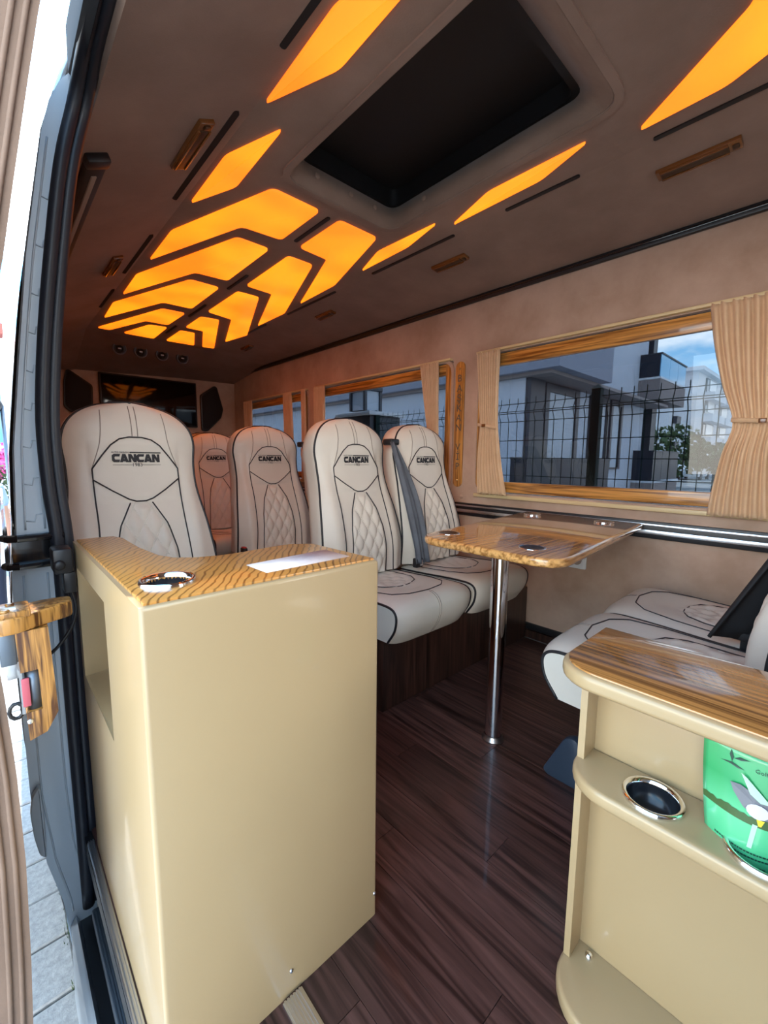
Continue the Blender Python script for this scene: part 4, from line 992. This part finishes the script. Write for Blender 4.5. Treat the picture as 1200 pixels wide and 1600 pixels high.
for ya, yb in ((-1.0, 1.085), (1.085, 3.09)):
    bm = bmesh.new(); n_ = int((yb - ya) / .066)
    for k in range(1, n_):
        y = fl2(ya + (yb - ya) * k / n_); tube(bm, [(-.0, y, .6)] + [(bend(z), y, z) for z in (1.745, 1.80, 1.855)] + [(0, y, 1.90)], .0026, 4)
    for z in rows: tube(bm, [(bend(z), fl2(ya) + .02, z), (bend(z), fl2(yb) - .02, z)], .0026, 4)
    o = fin('wire_panel', bm, 'fence', fe); o['kind'] = 'stuff'
gp = empty('gate_pillar', (fx + .12, 3.36, GZ), 0, 'dark grey gate pillar with a pale cap stone, under the lantern', 'pillar')
box('shaft', (-.2, .2, -.24, .22, 0, 1.885), 'anthracite', gp, bev=.004); box('cap_stone', (-.24, .24, -.28, .26, 1.885, 1.92), 'plaster_far', gp, bev=.006)
ln = empty('lantern', (fx + .12, 3.42, GZ + 1.92), 0, 'square black lantern with pale panes on the gate pillar', 'lantern')
box('lantern_base', (-.09, .09, -.10, .10, 0, .035), 'anthracite', ln, bev=.004); box('lantern_roof', (-.12, .12, -.13, .13, .225, .27), 'anthracite', ln, bev=.006)
for sx in (-1, 1):
    for sy in (-1, 1): box('corner_bar', (sx * .10 - .014, sx * .10 + .014, sy * .11 - .014, sy * .11 + .014, .03, .23), 'anthracite', ln)
for d in ((-.096, -.092, -.10, .10), (.092, .096, -.10, .10)): box('pane', (*d, .035, .225), 'shutter', ln)
for d in ((-.09, .09, -.106, -.102), (-.09, .09, .102, .106)): box('pane', (*d, .035, .225), 'shutter', ln)
# the apartment house across the fence
ap = empty('apartment_house', (8, 4.7, GZ), 0, 'modern white apartment house with balconies behind the mesh fence', 'house')
def apb(name, d, m, parent=ap, bev=0.):
    x0, x1, y0, y1, z0, z1 = d; p = (parent.location if parent is not ap else Vector((0, 0, 0)))
    return box(name, (x0 - 8, x1 - 8, y0 - 4.7, y1 - 4.7, z0 - GZ, z1 - GZ), m, parent, bev)
apb('upper_storey', (8.0, 10.6, 3.87, 30, 2.69, 6.0), 'slab'); apb('ceiling_slab', (8.15, 16, 4.1, 30, 2.62, 2.69), 'slab_brown')
apb('ground_wall', (8.3, 8.9, 4.72, 30, GZ, 2.65), 'plaster'); apb('column', (8.32, 8.92, 4.60, 4.72, GZ, 2.65), 'anthracite')
apb('side_wall', (8.9, 15.7, 4.70, 12, GZ, 2.65), 'plaster'); apb('side_wall', (10.6, 15.7, 4.70, 12, 2.65, 6.2), 'plaster'); apb('side_wall', (15.7, 17.25, 5.1, 12, GZ, 6.2), 'plaster')
def window(x0, x1, z0, z1, fr=.16, y=4.70, m='shutter', slats=0):
    f = ring('window_frame', rect(x0 - 8, x1 - 8, z0 - GZ, z1 - GZ), rect(x0 - 8 + fr, x1 - 8 - fr, z0 - GZ + fr * .4, z1 - GZ - fr), 1, y - 4.7 - .07, y - 4.7 + .0, 'anthracite', ap)
    apb('window_pane', (x0 + fr, x1 - fr, y - .02, y - .005, z0 + fr * .4, z1 - fr), m, f)
    for k in range(slats):
        zz = z0 + .2 + (z1 - z0 - .5) * k / slats; apb('shutter_slat', (x0 + fr, x1 - fr, y - .03, y - .018, zz, zz + (z1 - z0 - .5) / slats * .8), 'shutter', f)
    return f
window(9.04, 10.74, -.2, 2.60, .17, slats=26); window(11.45, 12.66, .2, 2.59, .15); window(12.82, 13.72, .69, 2.60, .13)
window(15.75, 16.6, .25, 2.45, .12, y=5.1); window(15.75, 17.1, 3.5, 6.0, .15, y=5.1, m='winglass'); window(10.9, 12.0, 4.35, 5.9, .12)
apb('column', (16.75, 17.25, 4.75, 5.12, GZ, 2.8), 'anthracite'); apb('column', (16.9, 17.3, 4.9, 5.12, 3.45, 6.2), 'anthracite')
apb('terrace_slab', (7.6, 11.9, 4.2, 4.7, GZ, .25), 'slab')
def railing(x0, x1, y, z0, z1, m, yb):
    n_ = 3 if x1 - x0 < 3.5 else 4
    for k in range(n_): apb('glass_panel', (x0 + (x1 - x0) * k / n_ + .01, x0 + (x1 - x0) * (k + 1) / n_ - .01, y, y + .02, z0, z1 - .03), m)
    apb('glass_panel', (x0, x0 + .02, y + .02, yb, z0, z1 - .03), 'darkglass')
    apb('hand_rail', (x0 - .02, x1 + .02, y - .03, y + .05, z1 - .04, z1), 'anthracite'); apb('hand_rail', (x0 - .02, x0 + .05, y + .05, yb, z1 - .04, z1), 'anthracite')
railing(7.65, 11.85, 4.25, .25, .98, 'darkglass', 4.6)
apb('balcony', (15.0, 17.85, 4.11, 5.1, 2.79, 3.40), 'slab_brown'); apb('balcony_edge', (14.98, 17.88, 4.09, 5.1, 3.40, 3.46), 'plaster_far'); railing(15.02, 17.83, 4.13, 3.46, 4.16, 'blueglass', 5.0)
apb('balcony', (15.0, 17.85, 4.11, 5.1, GZ, .25), 'slab_brown'); apb('balcony_edge', (14.98, 17.9, 4.09, 5.1, .25, .33), 'plaster_far'); railing(15.02, 17.83, 4.13, .33, 1.26, 'darkglass', 5.0)
# distant block, wall and trees
fb = empty('distant_block', (52, 12, GZ), 0, 'tall pale apartment block far away on the right, below the cloud', 'house')
def fbb(name, d, m, parent=fb): x0, x1, y0, y1, z0, z1 = d; return box(name, (x0 - 52, x1 - 52, y0 - 12, y1 - 12, z0 - GZ, z1 - GZ), m, parent)
fbb('wing', (49, 57, 12.4, 24, GZ, 8.3), 'plaster_far'); fbb('block', (57, 82, 12, 26, GZ, 10.6), 'plaster_far'); fbb('roof', (56, 83, 11.4, 27, 10.6, 11.0), 'plaster_far')
for z in (1.2, 3.9, 6.5, 8.9):
    for x in (60.8, 68.5):
        w_ = fbb('window', (x, x + 5.2, 11.9, 12.0, z, z + 1.5), 'winglass'); fbb('window_pane', (x + 1.1, x + 4.4, 11.84, 11.9, z + .2, z + 1.4), 'white', w_)
        fbb('balcony', (x - .7, x + 5.9, 11.0, 12, z - 1.0, z - .15), 'plaster_far')
for z in (2.2, 4.7, 6.6): fbb('vent_box', (50.2, 51.6, 12.0, 12.4, z, z + .7), 'anthracite')
gw = box('garden_wall', (40, 70, 10.2, 10.5, -.56, 1.0), 'plaster_far'); setp(gw, 'low pale garden wall beyond the trees', 'wall')
def tree(x, y, z, r, h, label, n=700, seed=1, trunk=True):
    rnd = random.Random(seed); t = empty('garden_tree', (x, y, GZ), 0, label, 'tree', 'garden trees in the distance'); bm = bmesh.new()
    for k in range(n):
        d = Vector((rnd.gauss(0, 1), rnd.gauss(0, 1), rnd.gauss(0, 1))).normalized() * (.35 + .65 * rnd.random() ** .5); p = Vector((d.x * r, d.y * r, z - GZ + d.z * h)); s_ = r * rnd.uniform(.06, .13)
        q = Vector((rnd.gauss(0, 1), rnd.gauss(0, 1), rnd.gauss(0, 1))).normalized(); w_ = q.orthogonal().normalized()
        bm.faces.new([bm.verts.new(p + w_ * s_), bm.verts.new(p + q.cross(w_) * s_ * .6), bm.verts.new(p - w_ * s_), bm.verts.new(p - q.cross(w_) * s_ * .6)])
    fin('crown', bm, 'leaf', t)['kind'] = 'stuff'
    bm = bmesh.new(); tube(bm, [(0, 0, 0), (.05 * r, 0, (z - GZ) * .6), (0, 0, z - GZ)], [.12 * r, .09 * r, .04 * r], 8); fin('trunk', bm, 'bark', t, True)
tree(28.6, 7.1, 1.5, 2.0, 1.5, 'round green tree behind the lower balcony', seed=2); tree(38, 6.4, 1.25, 2.2, 1.1, 'dark bushy tree in front of the distant block', seed=3); tree(50, 7.6, .9, 1.8, .9, 'low bush at the edge of the curtain', 500, seed=5)
pc = empty('parked_car', (44, 9.0, GZ), 0, 'small white car parked far away in front of the garden wall', 'car')
bm = bmesh.new(); prism(bm, roundpoly([(-2.1, .25), (2.1, .25), (2.1, .75), (1.2, .9), (.6, 1.4), (-1.1, 1.45), (-1.8, .95), (-2.1, .85)], .15, 3), 1, -.8, .8, bev=.08); fin('car_body', bm, 'white', pc, auto=.6)
bm = bmesh.new(); prism(bm, [(-1.05, .95), (1.0, .92), (.55, 1.33), (-1.0, 1.37)], 1, -.82, .82); fin('car_windows', bm, 'winglass', pc)
for x in (-1.3, 1.3):
    for y in (-.75, .75):
        bm = bmesh.new(); lathe(bm, [(.0001, -.1), (.32, -.1), (.32, .1), (.0001, .1)], (x, y, .32), 18, 1); fin('wheel', bm, 'rubber', pc, auto=.6)
# behind the van on the door side: house, flowers, street lamp, person
hs = empty('white_house', (0, 14, GZ), 0, 'white house with red roof edge and arched blue window, seen past the door', 'house')
def hb_(name, d, m, parent=hs): x0, x1, y0, y1, z0, z1 = d; return box(name, (x0, x1, y0 - 14, y1 - 14, z0 - GZ, z1 - GZ), m, parent)
hb_('wall', (-9, .40, 14, 24, GZ, 3.75), 'plaster_far'); hb_('cornice', (-9.1, .44, 13.9, 24, 3.55, 3.68), 'white'); hb_('cornice', (-9.1, .44, 13.86, 24, 3.05, 3.12), 'white'); hb_('roof_edge', (-9.3, .46, 13.7, 24, 3.75, 3.98), 'roof_tile')
for x in (-6, -3.2, .06):
    pts = [(x - .35, 1.2), (x + .25, 1.2)] + [(x - .05 + .30 * math.cos(a / 8 * math.pi), 2.45 + .40 * math.sin(a / 8 * math.pi)) for a in range(9)]
    w_ = plate('arched_window', [(p[0], p[1] - GZ) for p in pts], 1, -.04, .02, 'skyglass', hs); box('glazing_bar', (x - .36, x + .26, -.06, -.03, 2.40 - GZ, 2.46 - GZ), 'white', w_)
fp = empty('flower_pot', (-.05, 8.0, GZ), 0, 'pink flowering shrub in a clay pot in front of the white house', 'plant')
bm = bmesh.new(); lathe(bm, [(.0001, 0), (.22, 0), (.30, .62), (.33, .62), (.33, .70), (.28, .70), (.27, .62), (.0001, .60)], seg=24); fin('pot', bm, 'soil', fp, auto=.6)
for nm, m_, n_, z0, zs, r in (('foliage', 'leaf', 500, 1.15, .25, .36), ('blossom', 'flower', 600, 1.42, .16, .34)):
    bm = bmesh.new(); rn = random.Random(9)
    for k in range(n_):
        d = Vector((rn.gauss(0, .55), rn.gauss(0, .55), rn.gauss(0, .6))); p = Vector((d.x * r, d.y * r, z0 + d.z * zs)); q = Vector((rn.gauss(0, 1), rn.gauss(0, 1), rn.gauss(0, 1))).normalized(); w_ = q.orthogonal().normalized() * .035; v_ = q.cross(w_)
        bm.faces.new([bm.verts.new(p + w_), bm.verts.new(p + v_), bm.verts.new(p - w_), bm.verts.new(p - v_)])
    fin(nm, bm, m_, fp)['kind'] = 'stuff'
bm = bmesh.new(); tube(bm, [(0, 0, .6), (.02, 0, .9), (0, 0, 1.2)], .02, 6); fin('stem', bm, 'bark', fp, True)
sl_ = empty('street_lamp', (.14, 6.2, GZ), 0, 'black dome street lamp on a slim grey post past the door', 'lamp')
bm = bmesh.new(); tube(bm, [(0, 0, 0), (0, 0, 2.0)], .018, 10); fin('post', bm, 'gunmetal', sl_, True)
bm = bmesh.new(); lathe(bm, [(.0001, .12), (.06, .115), (.12, .07), (.145, .0), (.12, -.05), (.05, -.13), (.0001, -.14)], (-.13, 0, 2.0), 24); fin('lamp_head', bm, 'black', sl_, True)

# ------------------------------------------------------------------ the person beyond the door, mostly hidden
ps = empty('person', (-.13, 4.7, GZ), 0, 'person in light blue shirt and navy trousers standing past the door edge', 'person')
def skin(name, verts, edges, radii, m, parent, root=0, lv=2):
    me = bpy.data.meshes.new(name); me.from_pydata(verts, edges, []); o = link(name, me, m, parent)
    md = o.modifiers.new('skin', 'SKIN'); md.use_smooth_shade = True
    for v, r in zip(me.skin_vertices[0].data, radii): v.radius = (r, r) if not isinstance(r, tuple) else r
    me.skin_vertices[0].data[root].use_root = True
    sb = o.modifiers.new('sub', 'SUBSURF'); sb.levels = lv; sb.render_levels = lv
    dg = bpy.context.evaluated_depsgraph_get(); dg.update(); nm = bpy.data.meshes.new_from_object(o.evaluated_get(dg)); o.modifiers.clear(); o.data = nm
    return o
H = 1.50
V_ = [(0, 0, .79), (0, 0, .95), (0, 0, 1.10), (0, 0, 1.21), (0, -.01, 1.28), (0, -.02, 1.335), (0, -.015, 1.41)]
E_ = [(0, 1), (1, 2), (2, 3), (3, 4), (4, 5), (5, 6)]; Rr = [(.13, .095), (.115, .085), (.13, .095), (.10, .075), .043, .066, .070]
hands = []
for sx in (-1, 1):
    b = len(V_); V_ += [(sx * .155, 0, 1.20), (sx * .185, .02, .98), (sx * .19, -.03, .78), (sx * .19, -.045, .70)]; E_ += [(3, b), (b, b + 1), (b + 1, b + 2), (b + 2, b + 3)]; Rr += [.050, .038, .026, (.034, .017)]
    for k, (dx, ln_) in enumerate(((-.024, .060), (-.008, .072), (.008, .068), (.022, .052))):
        c = len(V_); V_ += [(sx * .19 + dx * .6, -.05 - .004 * k, .665), (sx * .19 + dx * .6, -.06, .665 - ln_)]; E_ += [(b + 3, c), (c, c + 1)]; Rr += [.009, .008]
    c = len(V_); V_ += [(sx * .175, -.078, .70), (sx * .172, -.092, .668)]; E_ += [(b + 3, c), (c, c + 1)]; Rr += [.010, .008]
    b = len(V_); V_ += [(sx * .085, 0, .70), (sx * .09, -.01, .42), (sx * .09, .015, .09), (sx * .095, -.03, .03), (sx * .10, -.14, .025)]; E_ += [(0, b), (b, b + 1), (b + 1, b + 2), (b + 2, b + 3), (b + 3, b + 4)]; Rr += [.085, .056, .040, .038, .030]
skin('body', V_, E_, Rr, 'skin', ps)
skin('shirt', [(0, 0, .76), (0, 0, .95), (0, 0, 1.10), (0, 0, 1.215), (.155, 0, 1.205), (.18, .015, 1.04), (-.155, 0, 1.205), (-.18, .015, 1.04)], [(0, 1), (1, 2), (2, 3), (3, 4), (4, 5), (3, 6), (6, 7)], [(.145, .11), (.13, .10), (.145, .11), (.112, .085), .062, .055, .062, .055], 'shirt', ps)
skin('trousers', [(0, 0, .80), (.088, 0, .68), (.092, -.01, .42), (.092, .012, .10), (-.088, 0, .68), (-.092, -.01, .42), (-.092, .012, .10)], [(0, 1), (1, 2), (2, 3), (0, 4), (4, 5), (5, 6)], [(.138, .105), .094, .07, .06, .094, .07, .06], 'trousers', ps)
bm = bmesh.new(); bmesh.ops.create_uvsphere(bm, u_segments=20, v_segments=14, radius=.085, matrix=Matrix.Translation((0, .005, 1.425)) @ Matrix.Diagonal((.95, 1.08, 1.02, 1)))
bmesh.ops.delete(bm, geom=[v for v in bm.verts if v.co.z < 1.40 and v.co.y < .03 or v.co.z < 1.445 and v.co.y < -.045], context='VERTS'); fin('hair', bm, 'hair', ps, True)
for sx in (-1, 1):
    bm = bmesh.new(); bmesh.ops.create_uvsphere(bm, u_segments=10, v_segments=8, radius=.009, matrix=Matrix.Translation((sx * .026, -.082, 1.39))); e_ = fin('eye', bm, 'white', ps, True)
    bm = bmesh.new(); bmesh.ops.create_uvsphere(bm, u_segments=8, v_segments=6, radius=.0045, matrix=Matrix.Translation((sx * .026, -.0895, 1.39))); fin('pupil', bm, 'black', e_, True)
    bm = bmesh.new(); bmesh.ops.create_uvsphere(bm, u_segments=10, v_segments=8, radius=.02, matrix=Matrix.Translation((sx * .072, .0, 1.385)) @ Matrix.Diagonal((.35, .7, 1.3, 1))); fin('ear', bm, 'skin', ps, True)
bm = bmesh.new(); a = [bm.verts.new(p) for p in ((0, -.078, 1.40), (-.013, -.078, 1.355), (.013, -.078, 1.355), (0, -.105, 1.358))]
for f in ((0, 1, 3), (0, 3, 2), (1, 2, 3)): bm.faces.new([a[i] for i in f])
fin('nose', bm, 'skin', ps)
bm = bmesh.new(); tube(bm, [(-.022, -.074, 1.333), (0, -.082, 1.331), (.022, -.074, 1.333)], [.003, .006, .003], 6); fin('mouth', bm, 'pink', ps, True)
